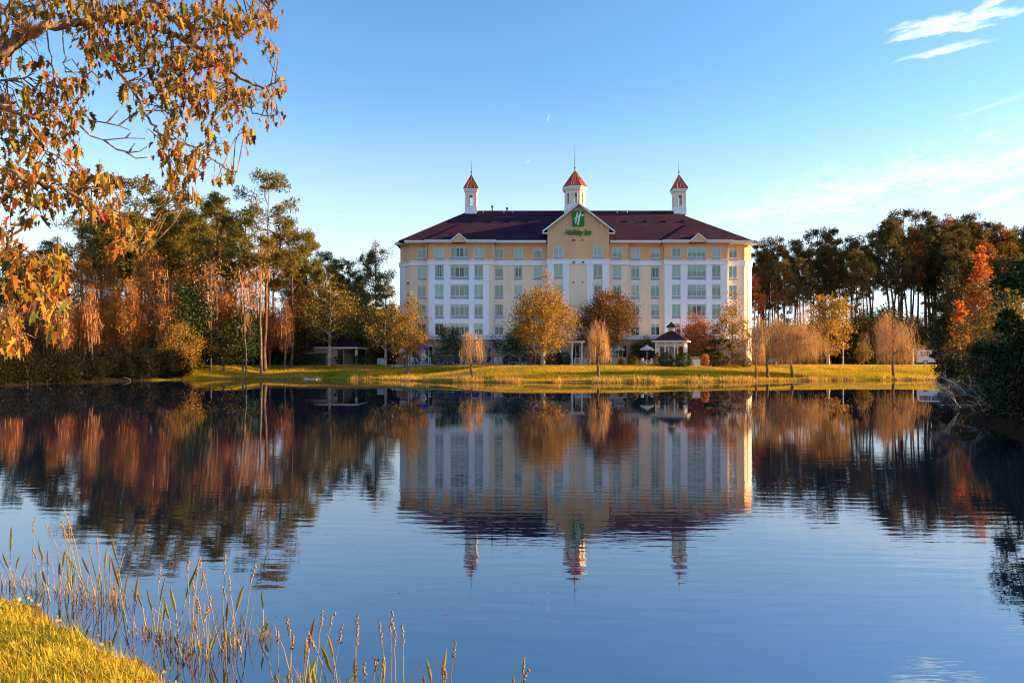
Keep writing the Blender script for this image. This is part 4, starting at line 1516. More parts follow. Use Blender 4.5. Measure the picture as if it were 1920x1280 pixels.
T('elm_tree', 1373, 90, 'thin olive gold tree against the sunlit hotel corner', 'tree', broad_tree, 545, 660, 76, seed=19, leaf='gold', bark='oak', shape='egg', nclump=70, per=48, lsize=0.22, r0=0.15, spread=0.10, twig=260)
T('shade_tree', 1553, 94, 'olive gold round tree between two weeping trees', 'tree', broad_tree, 546, 660, 82, seed=23, leaf='gold', bark='pale', shape='round', nclump=100, per=85, lsize=0.24, r0=0.22, spread=0.085)
T('patio_tree', 845, 92, 'small dark green umbrella shaped tree beside the blue parasol', 'tree', broad_tree, 612, 658, 62, seed=25, leaf='dark', bark='oak', shape='round', nclump=46, per=120, lsize=0.16, r0=0.12, spread=0.10)
T('patio_tree', 958, 92, 'small dark green spreading tree left of the golden tree', 'tree', broad_tree, 624, 661, 74, seed=27, leaf='dark', bark='oak', shape='round', nclump=50, per=120, lsize=0.16, r0=0.12, spread=0.10)
T('patio_tree', 1211, 95, 'dark green bushy tree behind the gazebo roof', 'tree', broad_tree, 628, 672, 52, seed=29, leaf='dark', bark='oak', shape='round', nclump=50, per=110, lsize=0.16, r0=0.10, spread=0.11)
T('young_tree', 1618, 100, 'small pointed olive tree in front of the dark hedge', 'tree', broad_tree, 634, 678, 30, seed=31, leaf='olive', bark='oak', shape='egg', nclump=40, per=60, lsize=0.18, r0=0.07, spread=0.12)
T('shade_tree', 690, 103, 'olive tree in the shade behind the patio trees', 'tree', broad_tree, 500, 660, 96, seed=33, leaf='olive', bark='oak', shape='round', nclump=90, per=80, lsize=0.26, r0=0.2, spread=0.09)
T('shade_tree', 770, 94.5, 'gold flecked tree against the shaded hotel corner', 'tree', broad_tree, 552, 660, 52, seed=35, leaf='gold', bark='pale', shape='egg', nclump=50, per=60, lsize=0.24, r0=0.14, spread=0.10)

T('scraggly_tree', 764, 81, 'scraggly golden tree with crooked trunk at the edge of the patio', 'tree', broad_tree, 553, 668, 74, seed=41, leaf='gold', bark='oak', shape='egg', nclump=58, per=60, lsize=0.20, r0=0.17, spread=0.085, hang=0.9, lean=(0.5, 0), twig=500)
W = [(886, 71.5, 600, 680, 56, 'willow', 620, 'thin bare weeping tree on the brown bank', 42),
     (1122, 72.5, 588, 676, 52, 'willow', 1500, 'narrow coppery weeping tree in front of the bronze oak', 43),
     (1417, 73.0, 580, 682, 50, 'willow', 420, 'nearly bare weeping tree beside the sunlit hotel corner', 44),
     (1440, 75.5, 578, 674, 74, 'willow', 1500, 'coppery weeping tree, second from the hotel corner', 45),
     (1487, 76.5, 568, 676, 104, 'willow', 2600, 'large coppery weeping tree left of the olive gold tree', 46),
     (1676, 79.5, 577, 680, 92, 'willow', 2200, 'coppery weeping tree standing alone in front of the dark wood', 47)]
for px, d, tp, bpx, w, lf, ns, lab, sd_ in W:
    T('weeping_tree', px, d, lab, 'tree', willow_tree, tp, bpx, w, 'weeping trees along the pond', seed=sd_, leaf=lf, nstrand=ns, r0=0.17 if ns > 900 else 0.12)

# --- pines
PROTO = [meshes(pine_tree(s, 25, c0, cw, 'pine', nc, 150, 0.27)) for s, c0, cw, nc in ((101, 0.50, 3.3, 62), (102, 0.58, 2.9, 52), (103, 0.62, 3.6, 50), (104, 0.45, 2.7, 64))]
PROTOF = [meshes(pine_tree(s, 24, c0, cw, 'pine_far', nc, 110, 0.25, 0.44)) for s, c0, cw, nc in ((111, 0.52, 2.7, 50), (112, 0.60, 2.6, 42), (113, 0.55, 3.1, 52), (114, 0.66, 2.9, 40), (115, 0.48, 2.3, 54))]
PROTOR = [meshes(pine_tree(121, 24, 0.5, 2.8, 'pine_rust', 50, 80, 0.25)), meshes(pine_tree(122, 22, 0.55, 2.4, 'pine_rust', 44, 75, 0.22))]
rp = random.Random(4)


def pine_at(px, top_py, d, ms, h0, label, group=None, w=1.0):
    x = XD(px, d)
    z = gz(x, d)
    h = CAMZ + (HY - top_py) / F * d - z
    s = h / h0
    return plant('pine_tree', ms, x, d, label, 'tree', group, rp.uniform(0, 6.28), (s * w, s * w, s), z)


for px, tp, d, k, w, lab in [(497, 334, 88, 0, 1.0, 'tallest pine, standing alone above the left wood'), (405, 364, 90, 3, 1.05, 'pine with full crown left of the tallest pine'),
                             (545, 420, 91, 2, 0.9, 'leaning crowned pine right of the tallest pine'), (250, 345, 96, 0, 1.0, 'tall pine behind the lower maple spray'),
                             (312, 350, 99, 1, 1.0, 'tall pine half hidden by the hanging maple tips'), (150, 405, 92, 2, 0.9, 'open crowned pine near the left maple leaves'),
                             (573, 452, 95, 1, 0.95, 'pine at the right end of the left wood'), (706, 463, 112, 2, 0.8, 'lone round topped pine beside the hotel corner'),
                             (372, 392, 98, 2, 0.9, 'pine with forked bare limbs in the left wood'), (192, 410, 101, 3, 0.9, 'slim pine behind the orange understorey'),
                             (455, 440, 98, 1, 0.9, 'shorter pine between the two tallest crowns'), (646, 487, 108, 3, 1.0, 'bushy pine behind the pool house trees'),
                             (90, 455, 95, 1, 0.9, 'pine behind the yellow maple leaves at the left edge'), (20, 470, 100, 0, 0.9, 'pine at the far left behind the maple'), (603, 478, 104, 0, 0.9, 'pine rising directly behind the pool house roof'), (672, 512, 109, 2, 0.8, 'short pine between the pool house and the lone pine')]:
    pine_at(px, tp, d, PROTO[k], 25, lab, None, w)
for i in range(42):
    px = rp.uniform(-120, 640)
    tp = np.interp(px, [-120, 60, 150, 250, 330, 430, 520, 600], [465, 460, 425, 370, 378, 400, 395, 465]) + rp.uniform(5, 75)
    pine_at(px, tp, rp.uniform(102, 128), rp.choice(PROTO + PROTOR), 25, 'pine among the packed trunks deep in the left wood', 'pines deep in the left wood')

TOPS = ([1405, 1470, 1530, 1565, 1600, 1640, 1690, 1735, 1775, 1815, 1870, 1920, 2000], [470, 452, 438, 436, 452, 440, 401, 404, 414, 409, 426, 430, 440])
ORD = 'first second third fourth fifth sixth seventh eighth ninth tenth eleventh twelfth thirteenth fourteenth fifteenth sixteenth seventeenth'.split()
for i, (px, tp) in enumerate([(1428, 455), (1462, 450), (1490, 455), (1536, 437), (1563, 436), (1598, 448), (1632, 442), (1668, 418), (1690, 401), (1732, 404), (1752, 420), (1776, 416), (1815, 409), (1842, 424), (1872, 428), (1908, 432), (1940, 430)]):
    pine_at(px, tp, rp.uniform(118, 128), PROTOF[i % 5] if i not in (11,) else PROTOR[0], 24, '%s pine along the skyline of the right wood, counting from the hotel' % ORD[i], 'skyline pines of the right wood', 0.95)
for i in range(92):
    px = rp.uniform(1395, 2040)
    tp = np.interp(px, *TOPS) + rp.uniform(8, 60)
    d = rp.uniform(112, 165)
    pine_at(px, tp, d, rp.choice(PROTOF if rp.random() < 0.78 else PROTOR), 24, 'dark pine with bare bole packed into the right wood', 'pines packed into the right wood', 0.85)
for i in range(10):
    pine_at(rp.uniform(610, 760), rp.uniform(520, 580), rp.uniform(125, 150), rp.choice(PROTO), 25, 'distant pine low behind the pool house', 'pines behind the pool house', 1.1)

# --- russet understorey of the left wood
CYP = [meshes(cypress_tree(201, 14, 2.5, 1.7, 'cypress', 160, 60, 80), True), meshes(cypress_tree(202, 13, 2.0, 1.4, 'rust', 240, 56, 75), True),
       meshes(cypress_tree(203, 12, 1.5, 1.9, 'cypress', 90, 70, 85), True), meshes(cypress_tree(204, 15, 4, 1.5, 'pine_rust', 380, 50, 70), True)]
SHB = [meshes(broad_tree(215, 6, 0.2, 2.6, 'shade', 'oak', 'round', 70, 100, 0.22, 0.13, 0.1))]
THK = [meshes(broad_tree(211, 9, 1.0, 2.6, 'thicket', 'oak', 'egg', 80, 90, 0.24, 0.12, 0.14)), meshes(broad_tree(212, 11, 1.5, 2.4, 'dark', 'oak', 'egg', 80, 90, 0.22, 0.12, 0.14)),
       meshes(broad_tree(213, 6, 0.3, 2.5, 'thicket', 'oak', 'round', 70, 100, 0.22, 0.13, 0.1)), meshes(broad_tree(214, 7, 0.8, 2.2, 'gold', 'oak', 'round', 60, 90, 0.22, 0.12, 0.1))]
for px, tp, d, k, lab in [(300, 470, 84, 3, 'moss hung russet tree with long grey beards'), (255, 500, 85, 1, 'rust coloured mossy tree left of the grey beards'),
                          (225, 520, 83, 0, 'orange brown cypress below the drooping maple'), (185, 505, 86, 2, 'broad russet cypress in the sunlit wood edge'),
                          (145, 535, 83, 0, 'russet cypress rising behind the red maple leaves'), (330, 490, 88, 1, 'rust tree against the dark evergreen'),
                          (505, 530, 92, 1, 'rust red mossy tree at the foot of the tallest pine'), (535, 560, 90, 3, 'moss curtained tree left of the pool house hedge'),
                          (425, 500, 93, 2, 'russet tree between two bare boles'), (570, 500, 99, 0, 'russet cypress high behind the pool house'),
                          (98, 540, 81, 0, 'narrow russet cypress at the left shore'), (60, 560, 82, 1, 'rust tree behind the lowest maple leaves'), (385, 520, 97, 0, 'orange tree glowing behind the dark evergreen'),
                          (610, 520, 106, 2, 'russet tree above the pool house roof'),
                          (160, 470, 90, 0, 'tall russet cypress behind the broad one'), (205, 480, 91, 3, 'tall mossy tree between two russet cypresses'), (275, 455, 92, 0, 'tallest russet cypress of the left wood'),
                          (243, 515, 81, 0, 'slender orange cypress on the shore left of the golden bush'), (312, 520, 82, 1, 'orange cypress beside the golden bush'), (122, 540, 78, 1, 'slender orange cypress at the water left of the bare branches'),
                          (172, 528, 79, 3, 'mossy orange cypress at the water'), (555, 470, 96, 1, 'rust tree among the right hand pines of the left wood'), (475, 500, 95, 0, 'orange cypress behind the thick bole'),
                          (20, 540, 76, 1, 'russet cypress at the far left shore'), (420, 455, 99, 3, 'mossy russet tree high between the pines'), (350, 450, 97, 2, 'russet crown right of the hanging maple tips')]:
    x = XD(px, d)
    h = CAMZ + (HY - tp) / F * d - gz(x, d)
    plant('cypress_tree', CYP[k], x, d, lab, 'tree', None, rp.uniform(0, 6.28), h / (14, 13, 12, 15)[k])
for px, tp, d, k, lab in [(360, 500, 84, 1, 'dark evergreen tree right of the golden bush'), (455, 560, 86, 1, 'dark evergreen tree beneath the tall pines'),
                          (338, 598, 81, 3, 'golden bush lit by the sun at the wood edge'), (265, 640, 80, 1, 'dark evergreen at the shore below the orange cypress'),
                          (420, 590, 85, 0, 'shaded thicket tree beside the two pale boles'), (560, 600, 95, 0, 'shaded thicket tree left of the pool house roof'), (20, 560, 78, 0, 'thicket tree at the far left shore')]:
    x = XD(px, d)
    h = CAMZ + (HY - tp) / F * d - gz(x, d)
    plant('understorey_tree', THK[k], x, d, lab, 'tree', None, rp.uniform(0, 6.28), h / (9, 11, 6, 7)[k])
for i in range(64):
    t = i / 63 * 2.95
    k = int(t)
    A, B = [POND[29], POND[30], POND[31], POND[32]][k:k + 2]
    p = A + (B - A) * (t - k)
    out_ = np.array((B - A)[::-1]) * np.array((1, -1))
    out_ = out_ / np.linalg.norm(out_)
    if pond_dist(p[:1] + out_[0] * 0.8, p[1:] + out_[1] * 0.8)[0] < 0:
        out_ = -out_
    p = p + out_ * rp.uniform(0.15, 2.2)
    plant('thicket_bush', SHB[0], p[0], p[1], 'dark bush with shade painted into its leaves along the left shore', 'bush', 'bushes along the left shore', rp.uniform(0, 6.28), rp.uniform(0.25, 0.55))
for i in range(26):
    px = -130 + 730 * i / 25 + rp.uniform(-15, 15)
    plant('understorey_tree', rp.choice(THK[:2]), XD(px, 104), 104 + rp.uniform(-5, 10), 'shaded understorey tree behind the left shore', 'tree', 'understorey of the left wood', rp.uniform(0, 6.28), rp.uniform(0.7, 1.15))
for i in range(34):
    px = 1400 + 620 * i / 33 + rp.uniform(-15, 15)
    d = 110 + rp.uniform(-1, 9)
    plant('understorey_tree', rp.choice(THK[:2]), XD(px, d), d, 'dark understorey tree at the foot of the right wood', 'tree', 'understorey of the right wood', rp.uniform(0, 6.28), rp.uniform(0.6, 1.0))
for i in range(12):
    px = 1600 + 300 * i / 11 + rp.uniform(-15, 15)
    d = 107 + rp.uniform(0, 8)
    plant('understorey_tree', THK[0], XD(px, d), d, 'brown thicket tree low in the right wood', 'tree', 'thicket of the right wood', rp.uniform(0, 6.28), rp.uniform(0.7, 1.2))
for i in range(12):
    px = 590 + 170 * i / 11
    d = 112 + rp.uniform(0, 12)
    plant('understorey_tree', rp.choice(THK[:2]), XD(px, d), d, 'dark tree massed behind the pool house', 'tree', 'trees massed behind the pool house', rp.uniform(0, 6.28), rp.uniform(0.8, 1.3))
for i in range(44):
    px = 1400 + 640 * i / 43 + rp.uniform(-8, 8)
    d = 116 + rp.uniform(0, 12)
    plant('thicket_bush', THK[2], XD(px, d), d, 'dark bush closing the foot of the right wood', 'bush', 'bushes at the foot of the right wood', rp.uniform(0, 6.28), rp.uniform(0.8, 1.3))
for i in range(46):
    px = -140 + 900 * i / 45 + rp.uniform(-8, 8)
    d = 118 + rp.uniform(0, 14)
    plant('thicket_bush', THK[2], XD(px, d), d, 'dark bush closing the foot of the left wood', 'bush', 'bushes at the foot of the left wood', rp.uniform(0, 6.28), rp.uniform(0.9, 1.4))
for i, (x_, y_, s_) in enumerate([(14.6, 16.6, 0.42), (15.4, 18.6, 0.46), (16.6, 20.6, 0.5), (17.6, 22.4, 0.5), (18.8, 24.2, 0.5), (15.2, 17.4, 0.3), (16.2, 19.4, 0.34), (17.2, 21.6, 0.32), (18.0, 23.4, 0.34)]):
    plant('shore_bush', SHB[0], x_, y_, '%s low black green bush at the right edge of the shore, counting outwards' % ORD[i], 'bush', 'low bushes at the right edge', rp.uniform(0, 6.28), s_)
for i, p in enumerate([(15.6, 20), (16.8, 22.4), (18, 24.6), (19.2, 27), (20.8, 29.5), (22.5, 32), (24.4, 35), (26.4, 38.2), (28.4, 41), (30, 44)]):
    plant('thicket_bush', THK[i % 3 if i % 3 else 2], p[0], p[1], '%s dark bush along the right shore, counting outwards' % ORD[i], 'bush', 'bushes along the right shore', rp.uniform(0, 6.28), rp.uniform(0.22, 0.34))
# boles standing in front of the left wood
for px, d, tp, r_, lab in [(490, 86, 440, 0.17, 'straight pale bole at the lawn edge, thickest of the three'), (462, 85, 520, 0.10, 'thin pale bole left of the thick one'), (395, 84, 500, 0.12, 'bare mossy bole above the green bank')]:
    x, z = XD(px, d), gz(XD(px, d), d)
    h = CAMZ + (HY - tp) / F * d - z
    rng = np.random.default_rng(int(px))
    tz = np.linspace(0, 1, 9)
    o = empty('bare_trunk_tree', (x, d, z - 0.05), lab, 'tree')
    pts = np.stack([np.cumsum(rng.normal(0, 0.06, 9)), np.cumsum(rng.normal(0, 0.06, 9)), tz * h], 1)
    linked('trunk', MB().tube(pts, r_ * (1.1 - 0.6 * tz), 7).mesh('trunk', BARK['oak'], smooth=True), o)
    cm = MB()
    moss_strands(cm, pts[4:], 110, rng, 1.8, 0.045)
    leaf_quads(cm, pts[6:][rng.integers(0, 3, 700)] + rng.normal(size=(700, 3)) * np.array((0.9, 0.9, 0.9)), 0.25, rng)
    linked('crown', cm.mesh('crown', LEAF['moss']), o)

# --- the near bank on the right
NB = [('orange_maple', 1842, 47, 456, 660, 62, broad_tree, dict(seed=301, leaf='orange', bark='pale', shape='egg', nclump=90, per=75, lsize=0.15, r0=0.12, spread=0.085, twig=300), 'tall orange red maple glowing above the dark thicket'),
      ('orange_maple', 1801, 40, 545, 660, 34, broad_tree, dict(seed=302, leaf='orange', bark='pale', shape='egg', nclump=40, per=60, lsize=0.14, r0=0.07, spread=0.10), 'small bright orange sapling left of the tall orange maple'),
      ('bronze_tree', 1784, 50, 505, 690, 66, broad_tree, dict(seed=303, leaf='thicket', bark='oak', shape='egg', nclump=90, per=90, lsize=0.17, r0=0.12, spread=0.10), 'dark green and bronze tree at the left end of the thicket'),
      ('oak_sapling', 1822, 42, 590, 735, 92, broad_tree, dict(seed=304, leaf='bronze', bark='oak', shape='round', nclump=110, per=80, lsize=0.14, r0=0.12, spread=0.085), 'bronze leaved oak spreading over the dark bank'),
      ('oak_sapling', 1862, 36, 520, 740, 110, broad_tree, dict(seed=305, leaf='olive', bark='oak', shape='round', nclump=110, per=80, lsize=0.13, r0=0.12, spread=0.085), 'olive oak beneath the tall orange maple'),
      ('wax_myrtle', 1872, 29, 620, 770, 120, broad_tree, dict(seed=306, leaf='thicket', bark='oak', shape='round', nclump=110, per=110, lsize=0.11, r0=0.10, spread=0.09), 'dark round shrub low over the right shore'),
      ('wax_myrtle', 1806, 38.5, 655, 745, 76, broad_tree, dict(seed=307, leaf='thicket', bark='oak', shape='round', nclump=90, per=110, lsize=0.12, r0=0.08, spread=0.09), 'dark shrub overhanging the water beside the lawn'),
      ('wax_myrtle', 1905, 25, 640, 800, 120, broad_tree, dict(seed=308, leaf='dark', bark='oak', shape='round', nclump=100, per=120, lsize=0.10, r0=0.08, spread=0.09), 'black green shrub at the right edge of the picture'),
      ('bronze_tree', 1900, 52, 500, 680, 80, broad_tree, dict(seed=309, leaf='olive', bark='oak', shape='egg', nclump=80, per=80, lsize=0.17, r0=0.1, spread=0.09), 'yellow olive tree behind the orange maple')]
for nm, px, d, tp, bpx, w, mk, kw, lab in NB:
    T(nm, px, d, lab, 'tree' if 'myrtle' not in nm else 'shrub', mk, tp, bpx, w, None, **kw)
for px, d, tp, w, lab, sd_ in [(1942, 21, 470, 1.0, 'young pine with dark boughs cut by the right edge', 311), (1776, 54, 560, 0.7, 'young dark pine beside the parked white van', 312)]:
    x, z = XD(px, d), gz(XD(px, d), d)
    h = CAMZ + (HY - tp) / F * d - z
    plant('young_pine', meshes(pine_tree(sd_, h, 0.10, 1.25 * w, 'dark', 70, 130, 0.09, 0.20, 2)), x, d, lab, 'tree', None, 0.6, 1, z)
# ------------------------------------------------------------------ gazebo, patio, walls, parking
def bar(mb, a, b_, w, t=None, m=0):
    """a squared bar from a to b"""
    a, b_ = np.array(a, float), np.array(b_, float)
    d = unit(b_ - a)
    s = unit(np.cross(d, (0, 0, 1.0))) if abs(d[2]) < 0.95 else np.array((1.0, 0, 0))
    u = np.cross(s, d)
    t = w if t is None else t
    o_ = [s * w / 2 + u * t / 2, -s * w / 2 + u * t / 2, -s * w / 2 - u * t / 2, s * w / 2 - u * t / 2]
    v = [a + k for k in o_] + [b_ + k for k in o_]
    mb.add(v, [(0, 1, 5, 4), (1, 2, 6, 5), (2, 3, 7, 6), (3, 0, 4, 7), (3, 2, 1, 0), (4, 5, 6, 7)], m)
    return mb


M['gazebo_roof'] = shingle('reddish_shingle', (0.050, 0.013, 0.018), (0.14, 0.040, 0.038))
gd_ = 86.0
gxc = XD(1259, gd_)
gz0 = gz(gxc, gd_)
gaz = empty('gazebo', (gxc, gd_, gz0), 'white lattice gazebo with maroon roof and little cupola on the lawn', 'gazebo')
th = math.radians(-20)
S = 1.72


def gp_(u, v, z):
    return np.array((gxc + u * math.cos(th) - v * math.sin(th), gd_ + u * math.sin(th) + v * math.cos(th), z))


zf, ze = gz0 + 0.25, CAMZ + (HY - 641) / F * gd_
za = CAMZ + (HY - 621.5) / F * gd_
fl = [gp_(u * (S + 0.1), v * (S + 0.1), 0)[:2] for u, v in ((-1, -1), (1, -1), (1, 1), (-1, 1))]
MB().prism([tuple(p) for p in fl], gz0 - 0.1, zf).build('floor', M['concrete'], gaz)
per = []
for (u0, v0), (u1, v1) in zip([(-1, -1), (1, -1), (1, 1), (-1, 1)], [(1, -1), (1, 1), (-1, 1), (-1, -1)]):
    for t in (0, 1 / 3, 2 / 3):
        per.append(((u0 + (u1 - u0) * t) * S, (v0 + (v1 - v0) * t) * S))
for u, v in per:
    bar(MB(), gp_(u, v, zf), gp_(u, v, ze), 0.13).build('post', M['trim'], gaz)
zfr = ze - 0.42
for i in range(len(per)):
    (u0, v0), (u1, v1) = per[i], per[(i + 1) % len(per)]
    fz = MB()
    bar(fz, gp_(u0, v0, zfr), gp_(u1, v1, zfr), 0.06, 0.07)
    bar(fz, gp_(u0, v0, ze - 0.05), gp_(u1, v1, ze - 0.05), 0.07, 0.10)
    for t in np.linspace(0.12, 0.88, 7):                       # frieze spindles
        u, v = u0 + (u1 - u0) * t, v0 + (v1 - v0) * t
        bar(fz, gp_(u, v, zfr), gp_(u, v, ze - 0.05), 0.035)
    fz.build('frieze', M['trim'], gaz)
    br = MB()
    for s in (0, 1):                                           # curved brackets making an arch
        ts = np.linspace(0, 1, 6)
        pts = []
        for t in ts:
            e = 0.5 * (1 - math.cos(t * math.pi / 2))
            q_ = e if s == 0 else 1 - e
            pts.append(gp_(u0 + (u1 - u0) * q_, v0 + (v1 - v0) * q_, zfr - 0.55 * (1 - math.sin(t * math.pi / 2))))
        br.tube(pts, 0.035, 4)
    br.build('bracket', M['trim'], gaz)
rb = [tuple(gp_(u * (S + 0.45), v * (S + 0.45), 0)[:2]) for u, v in ((-1, -1), (1, -1), (1, 1), (-1, 1))]
MB().cone(rb, ze + 0.13, tuple(gp_(0, 0, za + 0.25))).build('roof', M['gazebo_roof'], gaz)
MB().prism(rb, ze - 0.02, ze + 0.125).build('eave', M['trim'], gaz)
cu = [tuple(gp_(u * 0.36, v * 0.36, 0)[:2]) for u, v in ((-1, -1), (1, -1), (1, 1), (-1, 1))]
zc = CAMZ + (HY - 613.5) / F * gd_
cup = MB().prism(cu, za - 0.45, za - 0.02).build('cupola', M['trim'], gaz)
for u, v in ((-1, -1), (1, -1), (1, 1), (-1, 1)):
    bar(MB(), gp_(u * 0.32, v * 0.32, za - 0.02), gp_(u * 0.32, v * 0.32, zc), 0.11).build('cupola_post', M['trim'], cup)
MB().prism([tuple(gp_(u * 0.24, v * 0.24, 0)[:2]) for u, v in ((-1, -1), (1, -1), (1, 1), (-1, 1))], za - 0.018, zc - 0.001).build('louvre', M['cream'], cup)
MB().cone([tuple(gp_(u * 0.62, v * 0.62, 0)[:2]) for u, v in ((-1, -1), (1, -1), (1, 1), (-1, 1))], zc, tuple(gp_(0, 0, CAMZ + (HY - 603) / F * gd_))).build('cupola_roof', M['gazebo_roof'], cup)

# arbor with a railing at the patio gate
ad_ = 89.0
def pz(x, d=None):
    return gz(x, d)
ax0, ax1 = XD(1073, ad_), XD(1107, ad_)
arb = empty('garden_arbor', (ax0, ad_, gz(ax0, ad_)), 'white arbor with two posts and a short baluster rail', 'arbor')
g0 = gz(ax0, ad_)
ztop = CAMZ + (HY - 642) / F * ad_
for px, dy in ((1073, 0), (1091, 0), (1074, 1.6), (1093, 1.6)):
    bar(MB(), (XD(px, ad_), ad_ + dy, g0 - 0.1), (XD(px, ad_), ad_ + dy, ztop), 0.16).build('post', M['trim'], arb)
for dy in (0, 1.6):
    bar(MB(), (XD(1068, ad_), ad_ + dy, ztop + 0.08), (XD(1097, ad_), ad_ + dy, ztop + 0.08), 0.12, 0.16).build('beam', M['trim'], arb)
for i in range(6):
    x = XD(1070 + i * 5, ad_)
    bar(MB(), (x, ad_ - 0.35, ztop + 0.21), (x, ad_ + 1.95, ztop + 0.21), 0.07, 0.09).build('rafter', M['trim'], arb)
rl = MB()
bar(rl, (XD(1076, ad_), ad_ - 0.1, g0 + 0.95), (ax1, ad_ - 0.1, g0 + 0.95), 0.08, 0.07)
bar(rl, (XD(1076, ad_), ad_ - 0.1, g0 + 0.12), (ax1, ad_ - 0.1, g0 + 0.12), 0.08, 0.07)
rail = rl.build('rail', M['trim'], arb)
for i in range(14):
    x = XD(1077, ad_) + (ax1 - XD(1077, ad_)) * i / 13
    bar(MB(), (x, ad_ - 0.1, g0 + 0.12), (x, ad_ - 0.1, g0 + 0.95), 0.05).build('baluster', M['trim'], rail)

# patio slab and garden walls
slab = MB().box(XD(735, 90), XD(1065, 90), 89.6, 95.6, 1.2, 1.66)
tag(slab.build('patio', M['concrete']), 'pale concrete pool patio in front of the hotel', None, kind='structure')
tag(MB().box(XD(1132, 88.5), XD(1186, 88.5), 88.5, 88.8, 1.2, 2.55).box(XD(1131.5, 88.5), XD(1186.5, 88.5), 88.44, 88.86, 2.552, 2.65).build('garden_wall', M['buff']), 'low tan garden wall left of the gazebo below the patio doors', 'wall')
tag(MB().box(XD(1186, 90), XD(1232, 90), 90, 90.3, 1.2, 2.15).box(XD(1185.5, 90), XD(1232.5, 90), 89.94, 90.36, 2.152, 2.24).build('garden_wall', M['buff']), 'low tan garden wall behind the white parasol chairs', 'wall')
tag(MB().box(XD(1289, 88), XD(1312, 88), 88, 88.3, 1.2, 2.62).box(XD(1288.5, 88), XD(1312.5, 88), 87.94, 88.36, 2.622, 2.72).build('garden_wall', M['buff']), 'low tan wall behind the white utility box', 'wall')
ub = empty('utility_box', (XD(1307, 85), 85, gz(XD(1307, 85), 85)), 'white utility box on the lawn beside the gazebo', 'utility box')
u0, u1, uz = XD(1301.5, 85), XD(1313, 85), gz(XD(1307, 85), 85)
MB().box(u0, u1, 85, 85.7, uz - 0.1, uz + 0.82).build('cabinet', M['trim'], ub)
MB().box(u0 - 0.04, u1 + 0.04, 84.96, 85.74, uz + 0.822, uz + 0.88).build('lid', M['trim'], ub)
MB().box(u0 + 0.36, u0 + 0.40, 84.975, 84.998, uz + 0.05, uz + 0.75).build('door_seam', M['grille'], ub)


# parasols
def parasol(px, d, top_py, rim_py, wpx, m, label, closed=False):
    x = XD(px, d)
    z = max(gz(x, d), 1.5)
    zt_, zr_ = CAMZ + (HY - top_py) / F * d, CAMZ + (HY - rim_py) / F * d
    R = wpx / 2 * d / F
    o = empty('parasol', (x, d, z), label, 'parasol', 'parasols on the patio')
    n = 8
    a = np.arange(n) * 2 * math.pi / n + 0.2
    v = [(x, d, zt_)]
    for rr, zz in ((0.5, zt_ - (zt_ - zr_) * 0.42), (1.0, zr_)):
        v += [(x + R * rr * math.cos(t), d + R * rr * math.sin(t), zz) for t in a]
    v += [(x + R * 0.99 * math.cos(t), d + R * 0.99 * math.sin(t), zr_ - 0.14) for t in a]
    f3 = [(0, 1 + i, 1 + (i + 1) % n) for i in range(n)]
    f4 = [(1 + k * n + i, 1 + (k + 1) * n + i, 1 + (k + 1) * n + (i + 1) % n, 1 + k * n + (i + 1) % n) for k in (0, 1) for i in range(n)]
    c = MB().add(v, f3)
    c.f.append((np.array(f4) + c.n - len(v), 0))
    c.build('canopy', M[m], o)
    MB().tube([(x, d, z), (x, d, zt_ + 0.12)], 0.03, 6).build('pole', M['trim'], o)
    MB().lathe([(0.0, z + 0.12), (0.24, z + 0.10), (0.28, z), (0.28, z - 0.02)], 10, (x, d)).build('base', M['concrete'], o)
    rbm = MB()
    for t in a:
        rbm.tube([(x, d, zt_ - 0.05), (x + R * 0.97 * math.cos(t), d + R * 0.97 * math.sin(t), zr_ - 0.02)], 0.012, 3)
    rbm.build('ribs', M['brown'], o)


parasol(793, 91.0, 646, 653, 25, 'blue', 'blue parasol behind the scraggly golden tree')
parasol(1004, 91.5, 647, 654, 25, 'blue', 'blue parasol beside the trunk of the golden tree')
parasol(1213, 89.0, 647, 654.5, 28, 'canvas', 'off white parasol just left of the gazebo')
parasol(1160, 90.5, 649, 655, 24, 'canvas', 'off white parasol in front of the patio doors')


# loungers and chairs round the pool
def lounger(px, d, rz, label, m='blue', up=True):
    x = XD(px, d)
    o = empty('pool_lounger', (x, d, max(1.66, gz(x, d))), label, 'lounger', 'loungers on the pool patio')
    o.rotation_euler = (0, 0, rz)
    fr_ = MB()
    for sx in (-0.3, 0.3):
        bar(fr_, (sx, -0.95, 0.32), (sx, 0.45, 0.32), 0.05)
    for y in (-0.95, -0.3, 0.42):
        bar(fr_, (-0.3, y, 0.32), (0.3, y, 0.32), 0.05)
    linked('frame', fr_.mesh('frame', M['trim']), o)
    for sx in (-0.3, 0.3):
        for y in (-0.85, 0.4):
            linked('leg', bar(MB(), (sx, y, 0), (sx, y, 0.32), 0.05).mesh('leg', M['trim']), o)
    linked('seat', MB().box(-0.28, 0.28, -0.94, 0.40, 0.345, 0.42).mesh('seat', M[m]), o)
    bk = MB()
    v = np.array([(-0.28, 0.40, 0.36), (0.28, 0.40, 0.36), (0.28, 0.85, 0.98), (-0.28, 0.85, 0.98)], float)
    nn = np.array((0, 0.06, -0.045))
    bk.add(np.concatenate([v, v + nn]), [(0, 1, 2, 3), (7, 6, 5, 4), (0, 4, 5, 1), (1, 5, 6, 2), (2, 6, 7, 3), (3, 7, 4, 0)])
    linked('backrest', bk.mesh('backrest', M[m]), o)


